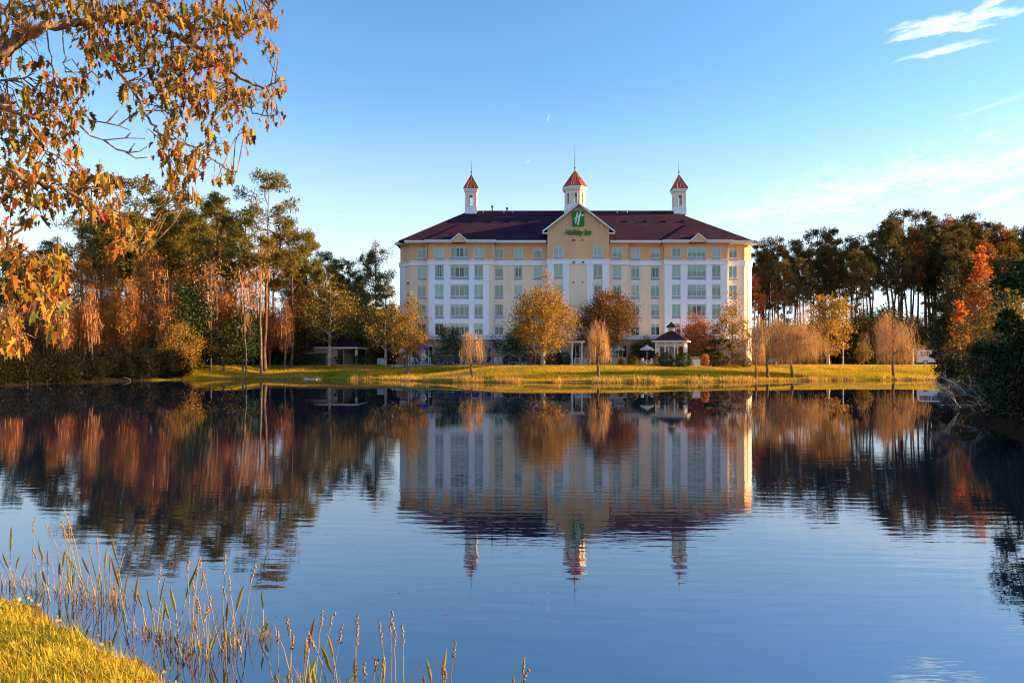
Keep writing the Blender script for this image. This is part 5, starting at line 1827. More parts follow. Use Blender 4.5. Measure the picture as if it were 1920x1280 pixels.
for i, (px, d, rz, lab) in enumerate([(826, 91, 0.3, 'blue lounger with raised back in front of the dark patio tree'), (850, 91.5, 0.8, 'blue lounger beside the dark patio tree trunk'),
                                      (872, 90.6, -0.5, 'blue lounger left of the thin bare willow'), (881, 92, 0.5, 'blue lounger behind the thin bare willow'), (897, 91, -0.3, 'blue lounger right of the thin bare willow'),
                                      (912, 92.2, 0.6, 'blue lounger nearest the second dark patio tree'), (966, 91.5, 0.9, 'blue lounger under the second dark patio tree'), (985, 91, -0.6, 'blue lounger left of the golden tree trunk')]):
    lounger(px, d, rz + math.pi, lab)


def chair(px, d, rz, label, m='trim', group='patio chairs'):
    x = XD(px, d)
    o = empty('patio_chair', (x, d, max(1.66 if px < 1066 else 0, gz(x, d))), label, 'chair', group)
    o.rotation_euler = (0, 0, rz)
    linked('seat', MB().box(-0.24, 0.24, -0.24, 0.24, 0.42, 0.46).mesh('seat', M[m]), o)
    b_ = MB()
    for x_ in (-0.20, -0.07, 0.07, 0.20):
        bar(b_, (x_, 0.22, 0.46), (x_, 0.30, 0.92), 0.05, 0.03)
    bar(b_, (-0.24, 0.305, 0.94), (0.24, 0.305, 0.94), 0.04, 0.08)
    linked('backrest', b_.mesh('backrest', M[m]), o)
    for sx in (-0.21, 0.21):
        for y in (-0.21, 0.21):
            linked('leg', bar(MB(), (sx, y, 0), (sx, y, 0.42), 0.045).mesh('leg', M[m]), o)


for px, d, rz, lab in [(774, 90.5, 0.4, 'white patio chair under the left end of the patio'), (784, 91.2, 2.2, 'white patio chair left of the blue parasol pole'), (803, 90.6, -0.6, 'white patio chair right of the blue parasol pole'),
                       (929, 90.3, 0.3, 'white patio chair in the sun at the pool edge'), (936, 90.4, -0.4, 'white patio chair beside another in the sun'), (979, 90.3, 1.0, 'white patio chair left of the golden trunk'),
                       (1207, 87.5, 0.5, 'white chair under the off white parasol'), (1219, 87.8, -1.0, 'white chair between parasol and gazebo')]:
    chair(px, d, rz, lab)
# round dining table beneath each off white parasol
for px, d, lab in [(1213, 88.2, 'small round table under the parasol by the gazebo'), (790, 90.2, 'small round table under the blue parasol')]:
    x = XD(px, d)
    z = max(gz(x, d), 1.66 if px < 1066 else 0)
    o = empty('patio_table', (x, d, z), lab, 'table')
    MB().lathe([(0.0, z + 0.74), (0.48, z + 0.74), (0.5, z + 0.71), (0.0, z + 0.70)], 14, (x, d)).build('table_top', M['trim'], o)
    MB().lathe([(0.25, z), (0.25, z + 0.03), (0.04, z + 0.06), (0.04, z + 0.70)], 8, (x, d)).build('pedestal', M['trim'], o)
# life ring on its post
x = XD(794.5, 89.5)
z = gz(x, 89.5)
lr = empty('life_ring_stand', (x, 89.5, z), 'white life ring hung on a post at the pool fence', 'life ring')
MB().tube([(x, 89.5, z - 0.1), (x, 89.5, z + 1.55)], 0.035, 6).build('post', M['grille'], lr)
a = np.linspace(0, 2 * math.pi, 15)
MB().tube(np.stack([x + 0.3 * np.cos(a), np.full(15, 89.42), z + 1.25 + 0.36 * np.sin(a)], 1), 0.075, 6).build('ring', M['signwhite'], lr)


# iron fence along the patio
def fence(px0, px1, d, label, n):
    o = empty('pool_fence', (XD(px0, d), d, gz(XD(px0, d), d)), label, 'fence', 'iron fence round the pool patio')
    xs = np.linspace(XD(px0, d), XD(px1, d), n)
    for x in xs:
        z = gz(x, d)
        MB().box(x - 0.035, x + 0.035, d - 0.035, d + 0.035, z - 0.1, z + 1.35).build('post', M['black'], o)
    for hz_ in (0.15, 1.22):
        r_ = MB()
        for a_, b_ in zip(xs, xs[1:]):
            bar(r_, (a_, d, gz(a_, d) + hz_), (b_, d, gz(b_, d) + hz_), 0.03, 0.035)
        r_.build('rail', M['black'], o)
    p = MB()
    for x in np.arange(xs[0], xs[-1], 0.115):
        z = gz(x, d)
        p.box(x - 0.009, x + 0.009, d - 0.009, d + 0.009, z + 0.08, z + 1.22)
    pk = p.build('pickets', M['black'], o)
    pk['kind'] = 'stuff'


fence(738, 905, 88.6, 'black iron picket fence along the shaded half of the patio', 9)
fence(905, 1068, 88.9, 'black iron picket fence behind the golden tree', 9)
# wooden pool deck rail beside the golden tree
dk = empty('deck_rail', (XD(985, 90), 90, 1.66), 'brown wooden rail on the patio right of the dark tree', 'rail')
for px in (976, 991, 1006, 1021, 1032):
    bar(MB(), (XD(px, 90), 90, 1.4), (XD(px, 90), 90, 2.72), 0.1).build('post', M['brown'], dk)
for zz in (2.1, 2.72):
    bar(MB(), (XD(976, 90), 90.0, zz), (XD(1032, 90), 90.0, zz), 0.08, 0.12).build('rail', M['brown'], dk)
# bathroom-size pump enclosure behind the left fence
pe = MB()
for i in range(7):
    pe.box(XD(743, 90) + i * 0.19, XD(743, 90) + i * 0.19 + 0.17, 90.2, 90.25, 1.4, 2.65)
pe.box(XD(743, 90), XD(743, 90) + 1.32, 90.252, 90.3, 1.55, 1.65).box(XD(743, 90), XD(743, 90) + 1.32, 90.252, 90.3, 2.4, 2.5)
tag(pe.build('pump_screen', plain('orange_wood', (0.34, 0.13, 0.05), 0.8, 0.2, 4)), 'orange brown board screen left of the patio chairs', 'screen')
cb = empty('equipment_cabinet', (XD(712, 95), 95, 1.4), 'pale blue grey cabinet in the shade behind the crooked trunk', 'cabinet')
MB().box(XD(707, 95), XD(720, 95), 95, 95.8, 1.3, 2.45).build('cabinet', plain('blue_grey_paint', (0.34, 0.44, 0.50), 0.6, 0.1, 3), cb)
MB().box(XD(706.6, 95), XD(720.4, 95), 94.95, 95.85, 2.452, 2.52).build('lid', M['grille'], cb)

# hedges and bushes
def bush(px, d, w, h, leaf, label, group=None, n=2400, ls=0.12, dp=None, name='round_bush', cat='bush'):
    x = XD(px, d)
    ww = w * d / F
    ms = meshes(shrub(int(px * 7 + d), ww, dp or ww, h * d / F, leaf, n, ls))
    plant(name, ms, x, d, label, cat, group, stem='stem', top='foliage')


bush(1249.5, 83.2, 29, 27, 'dark', 'dark clipped round bush in front of the gazebo, left of its pair', 'clipped bushes at the gazebo', 4200, 0.10)
bush(1281, 83.0, 30, 28, 'dark', 'dark clipped round bush in front of the gazebo, right of its pair', 'clipped bushes at the gazebo', 4200, 0.10)
bush(1233, 84.5, 15, 26, 'olive', 'small gold green bush at the left foot of the gazebo', None, 1500)
bush(1186, 86.5, 20, 22, 'olive', 'gold edged round bush at the end of the tan wall', None, 2400)
bush(1136, 86.5, 15, 20, 'olive', 'dark bush at the left end of the tan wall', None, 1800)
bush(1164, 87.5, 10, 14, 'gold', 'small yellow shrub against the tan wall', None, 700)
bush(1322, 86, 18, 24, 'rust', 'rust brown bush right of the white utility box', None, 1800)
bush(1353, 87, 30, 25, 'olive', 'broad olive bush under the thin olive gold tree', None, 3000)
bush(1388, 87, 34, 27, 'bronze', 'broad bronze bush at the foot of the sunlit corner', None, 3000)
bush(1400, 85, 22, 18, 'olive', 'low olive bush right of the thin tree trunk', None, 1800)
bush(1430, 88, 22, 20, 'bronze', 'bronze bush behind the nearly bare willow', None, 1800)
bush(1341, 85, 12, 10, 'dark', 'low dark green mound between two larger bushes', None, 800)
bush(1040, 93, 34, 24, 'dark', 'dark clipped bush left of the white arbor', None, 2600)
bush(1058, 92.5, 26, 26, 'dark', 'dark clipped bush touching the white arbor', None, 2200)
bush(1116, 92, 30, 40, 'dark', 'tall dark bush right of the white arbor', None, 3000)
bush(955, 94.6, 26, 20, 'dark', 'dark bush behind the second patio tree', None, 1800)
bush(1000, 94.4, 60, 24, 'dark', 'long dark hedge bush behind the blue parasol pole', None, 3600, 0.12, 1.4)
bush(1195, 92.5, 34, 30, 'dark', 'dark bush behind the white parasol', None, 2600)
bush(672, 96, 22, 20, 'dark', 'dark bush at the porch of the pool house', None, 1800)
bush(692, 95, 28, 22, 'dark', 'dark bush right of the pool house', None, 2200)
bush(845, 94.5, 90, 26, 'dark', 'long dark hedge behind the blue loungers', None, 4600, 0.12, 1.4)
bush(765, 95, 50, 26, 'dark', 'dark hedge behind the left patio chairs', None, 3000, 0.12, 1.4)


def hedge(px0, px1, d, h, label, seed, n=9000):
    rng = np.random.default_rng(seed)
    x0, x1 = XD(px0, d), XD(px1, d)
    z = gz((x0 + x1) / 2, d)
    face = rng.random(n)
    p = np.stack([rng.uniform(x0, x1, n), rng.uniform(d, d + 1.3, n), rng.uniform(0.02, h, n)], 1)
    p[face < 0.5, 1] = d + rng.normal(0.05, 0.06, (face < 0.5).sum())
    top = (face >= 0.5) & (face < 0.85)
    p[top, 2] = h + rng.normal(0, 0.05, top.sum()) + 0.05 * np.sin(p[top, 0] * 2.3)
    p[:, 2] += z
    cm, tm = MB(), MB()
    leaf_quads(cm, p, 0.15, rng, 0.6)
    o = empty('clipped_hedge', ((x0 + x1) / 2, d, z), label, 'hedge')
    cm.build('foliage', LEAF['dark'], o)
    for x in np.arange(x0 + 0.4, x1, 0.9):
        tm.tube([(x, d + 0.6, z - 0.1), (x, d + 0.6, z + h * 0.8)], 0.04, 4)
    st = tm.build('stems', BARK['oak'], o)
    st['kind'] = 'stuff'


hedge(503, 610, 94.5, 1.55, 'dark clipped hedge in front of the pool house', 61)
hedge(1462, 1545, 106, 1.3, 'dark clipped hedge behind the coppery willows', 62)
hedge(1578, 1738, 104, 1.15, 'long dark clipped hedge along the car park', 63, 12000)

# palmetto clump near the russet tree
def fan_palm(px, d, h, n, label, seed, sc=1.0):
    rng = np.random.default_rng(seed)
    x, z = XD(px, d), gz(XD(px, d), d)
    o = empty('fan_palm', (x, d, z - 0.05), label, 'palm')
    MB().tube([(x, d, z - 0.1), (x + 0.05, d, z + h * 0.55)], [0.14, 0.11], 7).build('trunk', BARK['oak'], o)
    for i in range(n):
        a, e = rng.uniform(0, 6.28), rng.uniform(-0.25, 1.15)
        dr = np.array((math.cos(a) * math.cos(e), math.sin(a) * math.cos(e), math.sin(e)))
        b0 = np.array((x, d, z + h * 0.5))
        b1 = b0 + dr * h * 0.35 * rng.uniform(0.8, 1.2)
        side = unit(np.cross(dr, (0, 0, 1)))
        upv = np.cross(side, dr)
        fm = MB().tube([b0, b1], 0.02, 4)
        for k in np.linspace(-1.15, 1.15, 13):
            t = dr * math.cos(k) + side * math.sin(k)
            l = 0.75 * sc * (1 - 0.25 * abs(k))
            mid, tip = b1 + t * l * 0.6, b1 + t * l + np.array((0, 0, -0.16 * l))
            wv_ = unit(np.cross(t, upv)) * 0.035
            fm.add([b1 - wv_ * 0.3, b1 + wv_ * 0.3, mid + wv_, tip, mid - wv_], [(0, 1, 2, 3, 4)])
        fm.build('frond', LEAF['olive'] if i % 3 == 0 else LEAF['dark'], o)


fan_palm(1347, 88.5, 3.9, 26, 'green fan palm between the russet tree and the thin gold tree', 71, 1.2)
fan_palm(1331, 87.5, 2.6, 20, 'lower fan palm leaning out beside the russet tree', 72)
fan_palm(632, 95.5, 1.3, 12, 'tiny palm against the pool house wall', 73, 0.6)

# lamp posts and flagpole
for px, d, tp, lab in [(1581, 101, 640, 'slim grey lamp post beside the olive gold tree'), (1712, 103, 652, 'slim grey lamp post right of the lone willow')]:
    x, z = XD(px, d), gz(XD(px, d), d)
    zt_ = CAMZ + (HY - tp) / F * d
    o = empty('lamp_post', (x, d, z), lab, 'lamp post', 'lamp posts of the car park')
    MB().tube([(x, d, z - 0.1), (x, d, zt_)], [0.085, 0.06], 8).build('pole', M['grille'], o)
    MB().lathe([(0.18, z - 0.05), (0.18, z + 0.25), (0.09, z + 0.3)], 8, (x, d)).build('base', M['concrete'], o)
    MB().box(x - 0.5, x + 0.12, d - 0.14, d + 0.14, zt_, zt_ + 0.14).build('lamp_head', M['dark'], o)
x, d = XD(1445, 118), 118
z, zt_ = gz(x, d), CAMZ + (HY - 528) / F * 118
o = empty('flagpole', (x, d, z), 'white flagpole with limp red flag behind the hotel corner', 'flagpole')
MB().tube([(x, d, z - 0.1), (x, d, zt_)], [0.09, 0.04], 8).build('pole', M['trim'], o)
MB().lathe([(0, zt_ + 0.2), (0.1, zt_ + 0.1), (0, zt_)], 8, (x, d)).build('finial', M['copper'], o)
us = np.linspace(0, 1, 9)
vs = np.linspace(0, 1, 7)
v = [(x + 0.05 + 0.55 * u * (0.5 + 0.5 * w), d + 0.12 * math.sin(u * 14 + w * 2), zt_ - 0.2 - 2.6 * w - 0.5 * u) for w in vs for u in us]
MB().add(v, [(j * 9 + i, j * 9 + i + 1, (j + 1) * 9 + i + 1, (j + 1) * 9 + i) for j in range(6) for i in range(8)]).build('flag', plain('red_flag_cloth', (0.45, 0.05, 0.03), 0.8, 0.3, 2.5), o)


# parked vehicles
def vehicle(px, d, prof, glassb, L0, W0, paint, label, cat, rz, wheels, wr=0.34):
    """side profile [(y, z)] swept across the width with drawn-in upper body"""
    x, z = XD(px, d), gz(XD(px, d), d) + 0.02
    o = empty('parked_' + cat, (x, d, z), label, cat, 'vehicles in the car park')
    o.rotation_euler = (0, 0, rz)
    pr = np.array(prof, float)
    zm = pr[:, 1].max()
    rows = []
    for s in (-1, -0.86, 0.86, 1):
        k = 1.0 if abs(s) < 0.9 else 0.965
        inset = np.where(pr[:, 1] > 0.95, (pr[:, 1] - 0.95) / (zm - 0.95 + 1e-6) * 0.13, 0)
        rows.append(np.stack([np.sign(s) * (abs(s) * W0 / 2 - inset), pr[:, 0] * k, pr[:, 1] * (1 if k == 1 else 0.985) + (0 if k == 1 else 0.006)], 1))
    n = len(pr)
    b_ = MB()
    V = np.concatenate(rows)
    f = [(r_ * n + i, r_ * n + (i + 1) % n, (r_ + 1) * n + (i + 1) % n, (r_ + 1) * n + i) for r_ in range(3) for i in range(n)]
    b_.add(V, f)
    b_.poly(rows[0][::-1]); b_.poly(rows[3])
    linked('body', b_.mesh('body', paint, smooth=False), o)
    for gb in glassb:
        for s in (-1, 1):
            g = np.array(gb, float)
            inset = np.where(g[:, 1] > 0.95, (g[:, 1] - 0.95) / (zm - 0.95) * 0.13, 0)
            xx = s * (W0 / 2 - inset + 0.006)
            linked('window', MB().poly(np.stack([xx, g[:, 0], g[:, 1]], 1)).mesh('window', m_carglass), o)
    for yw in wheels:
        for s in (-1, 1):
            tm = MB()
            a = np.arange(16) * 2 * math.pi / 16
            for r_, xo in ((wr, 0.0), (wr, 0.2)):
                pass
            ring = lambda r_, xo: np.stack([np.full(16, s * (W0 / 2 - 0.2 + xo)), yw + r_ * np.cos(a), wr + r_ * np.sin(a)], 1)
            V = np.concatenate([ring(wr, 0.0), ring(wr, 0.215), ring(wr * 0.62, 0.222)])
            i = np.arange(16)
            tm.add(V, np.concatenate([np.stack([k * 16 + i, k * 16 + (i + 1) % 16, (k + 1) * 16 + (i + 1) % 16, (k + 1) * 16 + i], 1) for k in (0, 1)]))
            w_ = linked('wheel', tm.mesh('tyre', M['black']), o)
            linked('rim', MB().poly(ring(wr * 0.63, 0.219)).mesh('rim', M['grille']), w_)
    ye, yr = pr[:, 0].min(), pr[:, 0].max()
    for s in (-0.6, 0.6):
        linked('headlight', MB().box(s - 0.16, s + 0.16, ye - 0.012, ye + 0.05, 0.62, 0.78).mesh('headlight', M['signwhite']), o)
    linked('bumper', MB().box(-W0 / 2 * 0.92, W0 / 2 * 0.92, ye - 0.07, ye - 0.013, 0.32, 0.52).mesh('bumper', M['dark']), o)


m_carglass = plain('car_glass', (0.02, 0.03, 0.04), 0.08, 0.05, 2, spec=0.8)
P_van = plain('white_van_paint', (0.72, 0.74, 0.80), 0.3, 0.03, 1, spec=0.5)
P_blue = plain('blue_car_paint', (0.10, 0.16, 0.34), 0.3, 0.05, 1, spec=0.5)
P_gold = plain('silver_car_paint', (0.45, 0.44, 0.43), 0.3, 0.05, 1, spec=0.5)
VAN = [(-2.5, 0.35), (2.5, 0.35), (2.5, 1.2), (2.42, 2.0), (2.2, 2.12), (-0.9, 2.12), (-1.25, 2.02), (-1.9, 1.25), (-2.4, 1.08), (-2.5, 0.8)]
VANG = [[(-1.72, 1.25), (-0.75, 1.25), (-0.75, 1.95), (-1.22, 1.95)], [(-0.6, 1.25), (0.7, 1.25), (0.7, 1.95), (-0.6, 1.95)], [(0.85, 1.25), (2.25, 1.25), (2.2, 1.95), (0.85, 1.95)]]
CAR = [(-2.2, 0.32), (2.2, 0.32), (2.22, 0.75), (2.1, 0.98), (1.5, 1.02), (0.95, 1.42), (-0.25, 1.46), (-1.05, 1.02), (-2.0, 0.86), (-2.22, 0.7)]
CARG = [[(-0.9, 1.03), (0.1, 1.03), (0.1, 1.40), (-0.25, 1.40)], [(0.2, 1.03), (1.3, 1.03), (0.9, 1.38), (0.2, 1.40)]]
vehicle(1757, 99, VAN, VANG, 5, 1.95, P_van, 'white van parked behind the dark thicket at the lawn edge', 'van', math.radians(62), (-1.55, 1.5))
vehicle(1470, 109, CAR, CARG, 4.4, 1.8, P_blue, 'dark blue car glimpsed between the coppery willow trunks', 'car', math.radians(80), (-1.35, 1.35))
vehicle(1512, 110, CAR, CARG, 4.4, 1.8, P_gold, 'silver car glimpsed behind the large coppery willow', 'car', math.radians(95), (-1.35, 1.35))

# concrete outfall on the left shore
x, d = XD(583, 79.6), 79.6
of = empty('outfall_slab', (x, d, 0), 'pale concrete outfall slab at the waterline below the pool house', 'slab')
MB().box(XD(570, d), XD(594, d), d - 0.3, d + 1.4, -0.2, 0.10).build('slab', M['concrete'], of)
MB().box(XD(570, d), XD(573, d), d + 0.2, d + 1.4, 0.102, 0.17).box(XD(591, d), XD(594, d), d + 0.2, d + 1.4, 0.102, 0.17).build('wing_wall', M['concrete'], of)

# ------------------------------------------------------------------ grass of the lawn, reeds at its edge
LEAF['lawn'] = leafmat('lawn_blades', [(0.46, 0.36, 0.022), (0.58, 0.40, 0.026), (0.64, 0.38, 0.03), (0.38, 0.34, 0.02)], 0.5, 0.01, 0.5, ((0.36, 0.62, 0.6), 0.16))  # patch tint deepened to paint shadow bands along with greener sward
rng = np.random.default_rng(77)
n = 430000
y = 66 + (100 - 66) * rng.random(n) ** 1.15
x = rng.uniform(-0.55, 0.66, n) * y
dd = pond_dist(x, y)
ok = (dd > 0.25) & (x > -39.5) & ~((y > 89.4) & (x > XD(733, 90)) & (x < XD(1067, 90))) & (np.hypot((x + 6.6) / 4.6, (y - 76.4) / 3.4) > rng.uniform(0.5, 1.3, n)) & (y < 97 - 2 * (x < -15) - 6 * (x < -33))
x, y, dd = x[ok], y[ok], dd[ok]
z = ground_z(x, y)
n = len(x)
hgt = rng.uniform(0.06, 0.15, n) * np.where(dd < 1.2, 1.5, 1)
a = rng.uniform(0, 6.28, n)
wd = 0.036
lean = rng.normal(0, 0.06, (n, 2))
v = np.stack([np.stack([x - wd * np.cos(a), y - wd * np.sin(a), z - 0.02], 1), np.stack([x + wd * np.cos(a), y + wd * np.sin(a), z - 0.02], 1), np.stack([x + lean[:, 0], y + lean[:, 1], z + hgt], 1)], 1)
g = MB().add(v.reshape(-1, 3), np.arange(3 * n).reshape(n, 3)).build('lawn_grass', LEAF['lawn'])
tag(g, 'short golden green grass of the lawn sloping to the pond', 'grass', None, 'stuff')


def blades(mb, x, y, z, h, w, rng, bend=0.3, m=0):
    """bent upright blades of five points"""
    n = len(x)
    a = rng.uniform(0, 6.28, n)
    b0 = np.stack([x, y, z], 1)
    sd = np.stack([np.cos(a + 1.57), np.sin(a + 1.57), np.zeros(n)], 1) * (w / 2)[:, None]
    dr = np.stack([np.cos(a), np.sin(a), np.zeros(n)], 1)
    k = (rng.random(n) * bend * h)[:, None]
    mid = b0 + dr * k * 0.35 + np.array((0, 0, 1)) * (h * 0.55)[:, None]
    tip = b0 + dr * k + np.array((0, 0, 1)) * h[:, None]
    v = np.stack([b0 - sd, b0 + sd, mid + sd * 0.8, mid - sd * 0.8, tip], 1)
    i = (np.arange(n) * 5)[:, None]
    mb.add(v.reshape(-1, 3), i + np.array([0, 1, 2, 3]), m)
    mb.f.append((i + np.array([3, 2, 4]) + mb.n - 5 * n, m))


def shore_points(i0, i1, n, rng, lo, hi):
    """places along the pond outline between two of its corners"""
    P = POND[i0:i1 + 1]
    seg = np.linalg.norm(np.diff(P, axis=0), axis=1)
    cum = np.concatenate([[0], np.cumsum(seg)])
    t = rng.uniform(0, cum[-1], n)
    x, y = np.interp(t, cum, P[:, 0]), np.interp(t, cum, P[:, 1])
    k = np.clip(np.searchsorted(cum, t) - 1, 0, len(seg) - 1)
    d = np.diff(P, axis=0)[k] / seg[k][:, None]
    nrm = np.stack([d[:, 1], -d[:, 0]], 1)
    o_ = rng.uniform(lo, hi, n)
    return x + nrm[:, 0] * o_, y + nrm[:, 1] * o_, t


for i0, i1, n_, hh, dens, label, nm in [(19, 25, 6000, 0.50, 0.2, 'dry golden reeds fringing the middle of the lawn shore', 'shore_reeds'), (16, 19, 2600, 0.42, 0.3, 'sparser dry reeds fringing the right lawn shore', 'shore_reeds'),
                                        (25, 28, 2200, 0.5, 0.4, 'green and gold reeds fringing the shaded lawn shore', 'shore_reeds')]:
    rng = np.random.default_rng(i0)
    x, y, t = shore_points(i0, i1, n_, rng, -0.5, 0.7)
    keep = (np.sin(t * 1.3) + np.sin(t * 0.47 + 1) + np.sin(t * 3.1) * 0.7 + rng.normal(0, 0.5, n_)) > dens
    x, y = x[keep], y[keep]
    z = np.maximum(ground_z(x, y), -0.05) - 0.03
    mb = MB()
    blades(mb, x, y, z, rng.uniform(0.2, 1.0, len(x)) * hh * 1.6, np.full(len(x), 0.034), rng, 0.7)
    tag(mb.build(nm, LEAF['reed']), label, 'reeds', None, 'stuff')


# fallen leaves lying on the grass
rng = np.random.default_rng(78)
n = 9000
c_ = np.array([(XD(px, d), d) for px, d in ((1018, 85), (1137, 90), (722, 92), (618, 92), (1303, 89), (1373, 88), (1553, 92), (1122, 72.5), (1487, 76.5), (1440, 75.5), (886, 71.5))])
pp = c_[rng.integers(0, len(c_), n)] + rng.normal(size=(n, 2)) * np.array((5.0, 4.0)) + np.array((-1.5, -1))
pp = pp[pond_dist(pp[:, 0], pp[:, 1]) > 0.1]
p3 = np.stack([pp[:, 0], pp[:, 1], ground_z(pp[:, 0], pp[:, 1]) + rng.uniform(0.08, 0.14, len(pp))], 1)
mb = MB()
leaf_quads(mb, p3, 0.13, rng, 0.7)
tag(mb.build('fallen_leaves', LEAF['rust']), 'fallen brown leaves scattered on the lawn under the trees', 'leaves', None, 'stuff')

# dead branches lying in the shallows
def dead_branch(base, dirv, L0, r0, seed, depth=4):
    rng = np.random.default_rng(seed)
    mb = MB()

    def rec(p, d, l, r, k):
        n_ = 4
        pts = [p]
        q_ = p.copy()
        dd_ = d.copy()
        for i in range(n_):
            dd_ = unit(dd_ + rng.normal(size=3) * 0.20)
            q_ = q_ + dd_ * l / n_
            pts.append(q_.copy())
        mb.tube(np.array(pts), np.linspace(r, r * 0.45, n_ + 1), 5 if k > 2 else 4, 0, False)
        if k == 0:
            return
        for i in range(rng.integers(3, 6)):
            j = rng.integers(1, n_ + 1)
            nd = unit(dd_ + rng.normal(size=3) * 0.75 + np.array((0, 0, 0.25)))
            rec(pts[j] * 1.0, nd, l * rng.uniform(0.45, 0.75), r * 0.5, k - 1)
    rec(np.array(base, float), unit(np.array(dirv, float)), L0, r0, depth)
    return mb


for px, py, d, dirv, L0, r0, sd_, lab in [(1895, 782, 26.5, (-1, -0.1, 0.22), 1.5, 0.055, 81, 'bleached fallen branch reaching over the water at the right shore'), (1870, 790, 25.5, (-0.8, 0.3, 0.5), 1.2, 0.04, 82, 'tangle of grey dead twigs below the dark shrub'),
                                          (1800, 772, 31, (-0.5, -0.2, 0.6), 1.4, 0.035, 83, 'thin grey dead bush standing in the shallows'), (1915, 745, 25, (-0.6, 0.1, 0.7), 1.0, 0.03, 85, 'small dead branch caught in the shrub at the right edge'),
                                          (245, 712, 74, (-0.4, 0.1, 0.5), 3.2, 0.09, 84, 'grey fallen branches in the black shade of the left shore')]:
    p = PX(px, py, d)
    p[2] = max(p[2], gz(p[0], p[1]) if pond_dist(p[0:1], p[1:2])[0] > 0 else 0.03)
    o = empty('fallen_branch', tuple(p), lab, 'branch')
    dead_branch(p, dirv, L0, r0, sd_, 4).build('wood', BARK['dead'], o, smooth=True)
# ------------------------------------------------------------------ near bank: grass blades
LEAF['near'] = leafmat('bank_grass_blades', [(0.66, 0.52, 0.03), (0.50, 0.45, 0.03), (0.76, 0.54, 0.05), (0.34, 0.34, 0.025), (0.70, 0.50, 0.07), (0.46, 0.20, 0.05)], 0.45, 0.02, 0.45, ((0.50, 0.62, 0.6), 2.6))
rng = np.random.default_rng(90)
n = 90000
x = rng.uniform(-6.6, -0.2, n)
y = rng.uniform(2.6, 7.6, n)
dd = pond_dist(x, y)
ok = (dd > 0.02) & (dd < 3.2) & (x / y > -1.15) & (x / y < 0.2)
x, y, dd = x[ok], y[ok], dd[ok]
z = ground_z(x, y)
mb = MB()
blades(mb, x, y, z - 0.01, rng.uniform(0.04, 0.115, len(x)) * (1 + 0.35 * np.sin(x * 3 + y * 2)), rng.uniform(0.004, 0.009, len(x)), rng, 1.3)
tag(mb.build('bank_grass', LEAF['near']), 'sunlit yellow grass of the near bank', 'grass', None, 'stuff')
# round clover-like leaves at the rim
n = 2600
x = rng.uniform(-6, -0.8, n); y = rng.uniform(3, 7.2, n)
dd = pond_dist(x, y)
ok = (dd > -0.12) & (dd < 0.35)
x, y = x[ok], y[ok]
z = np.maximum(ground_z(x, y), 0)
p = np.stack([x, y, z + rng.uniform(0.015, 0.07, len(x))], 1)
mb = MB()
leaf_quads(mb, p, 0.03, rng, 0.9)
tag(mb.build('bank_weeds', LEAF['near']), 'small round weeds along the rim of the near bank', 'weeds', None, 'stuff')

# leaves and bits of straw afloat near the edge
n = 420
x = rng.uniform(-6, 1, n); y = rng.uniform(3.5, 11, n)
dd = pond_dist(x, y)
ok = (dd < -0.05) & (rng.random(n) < np.exp(dd * 0.9) + 0.04)
x, y = x[ok], y[ok]
a = rng.uniform(0, 6.28, len(x))
l, w = rng.uniform(0.01, 0.03, len(x)), rng.uniform(0.004, 0.012, len(x))
c0 = np.stack([x, y, np.full(len(x), 0.003)], 1)
u_ = np.stack([np.cos(a), np.sin(a), np.zeros(len(x))], 1) * l[:, None]
v_ = np.stack([-np.sin(a), np.cos(a), np.full(len(x), 0.15)], 1) * w[:, None]
mb = MB().add(np.stack([c0 - u_, c0 + v_, c0 + u_, c0 - v_ * np.array((1, 1, -0.3))], 1).reshape(-1, 3), np.arange(4 * len(x)).reshape(-1, 4))
tag(mb.build('floating_leaves', LEAF['rust']), 'scattered leaves and straw floating by the near reeds', 'leaves', None, 'stuff')

# ------------------------------------------------------------------ near reeds, one clump after another
M['stem'] = leafmat('green_brown_stem', [(0.34, 0.30, 0.06), (0.44, 0.32, 0.09), (0.22, 0.22, 0.05), (0.36, 0.18, 0.07)], 0.2, 0.02)
M['leafg'] = leafmat('reed_leaf', [(0.20, 0.24, 0.03), (0.56, 0.48, 0.05), (0.06, 0.09, 0.02), (0.50, 0.34, 0.07), (0.20, 0.09, 0.05), (0.62, 0.52, 0.06), (0.30, 0.30, 0.04)], 0.45, 0.04)
M['seed'] = leafmat('brown_seed', [(0.28, 0.15, 0.07), (0.40, 0.25, 0.12), (0.18, 0.09, 0.05), (0.46, 0.34, 0.18)], 0.2, 0.02)
M['dry'] = leafmat('dry_stem', [(0.36, 0.20, 0.09), (0.44, 0.29, 0.13), (0.24, 0.10, 0.06), (0.15, 0.09, 0.06)], 0.25, 0.02)
M['bloom'] = leafmat('pale_bloom', [(0.72, 0.66, 0.45), (0.66, 0.55, 0.30)], 0.3, 0.02)


def curve_pts(p, az_, lean, h, n, bend, rng):
    t = np.linspace(0, 1, n)
    o_ = lean * h * t + bend * h * t ** 3
    w_ = rng.normal(0, 0.008 * h, n) * t
    return np.stack([p[0] + math.cos(az_) * o_ + w_, p[1] + math.sin(az_) * o_, p[2] + h * t * (1 - 0.10 * abs(lean) - 0.25 * abs(bend) * t ** 2)], 1)


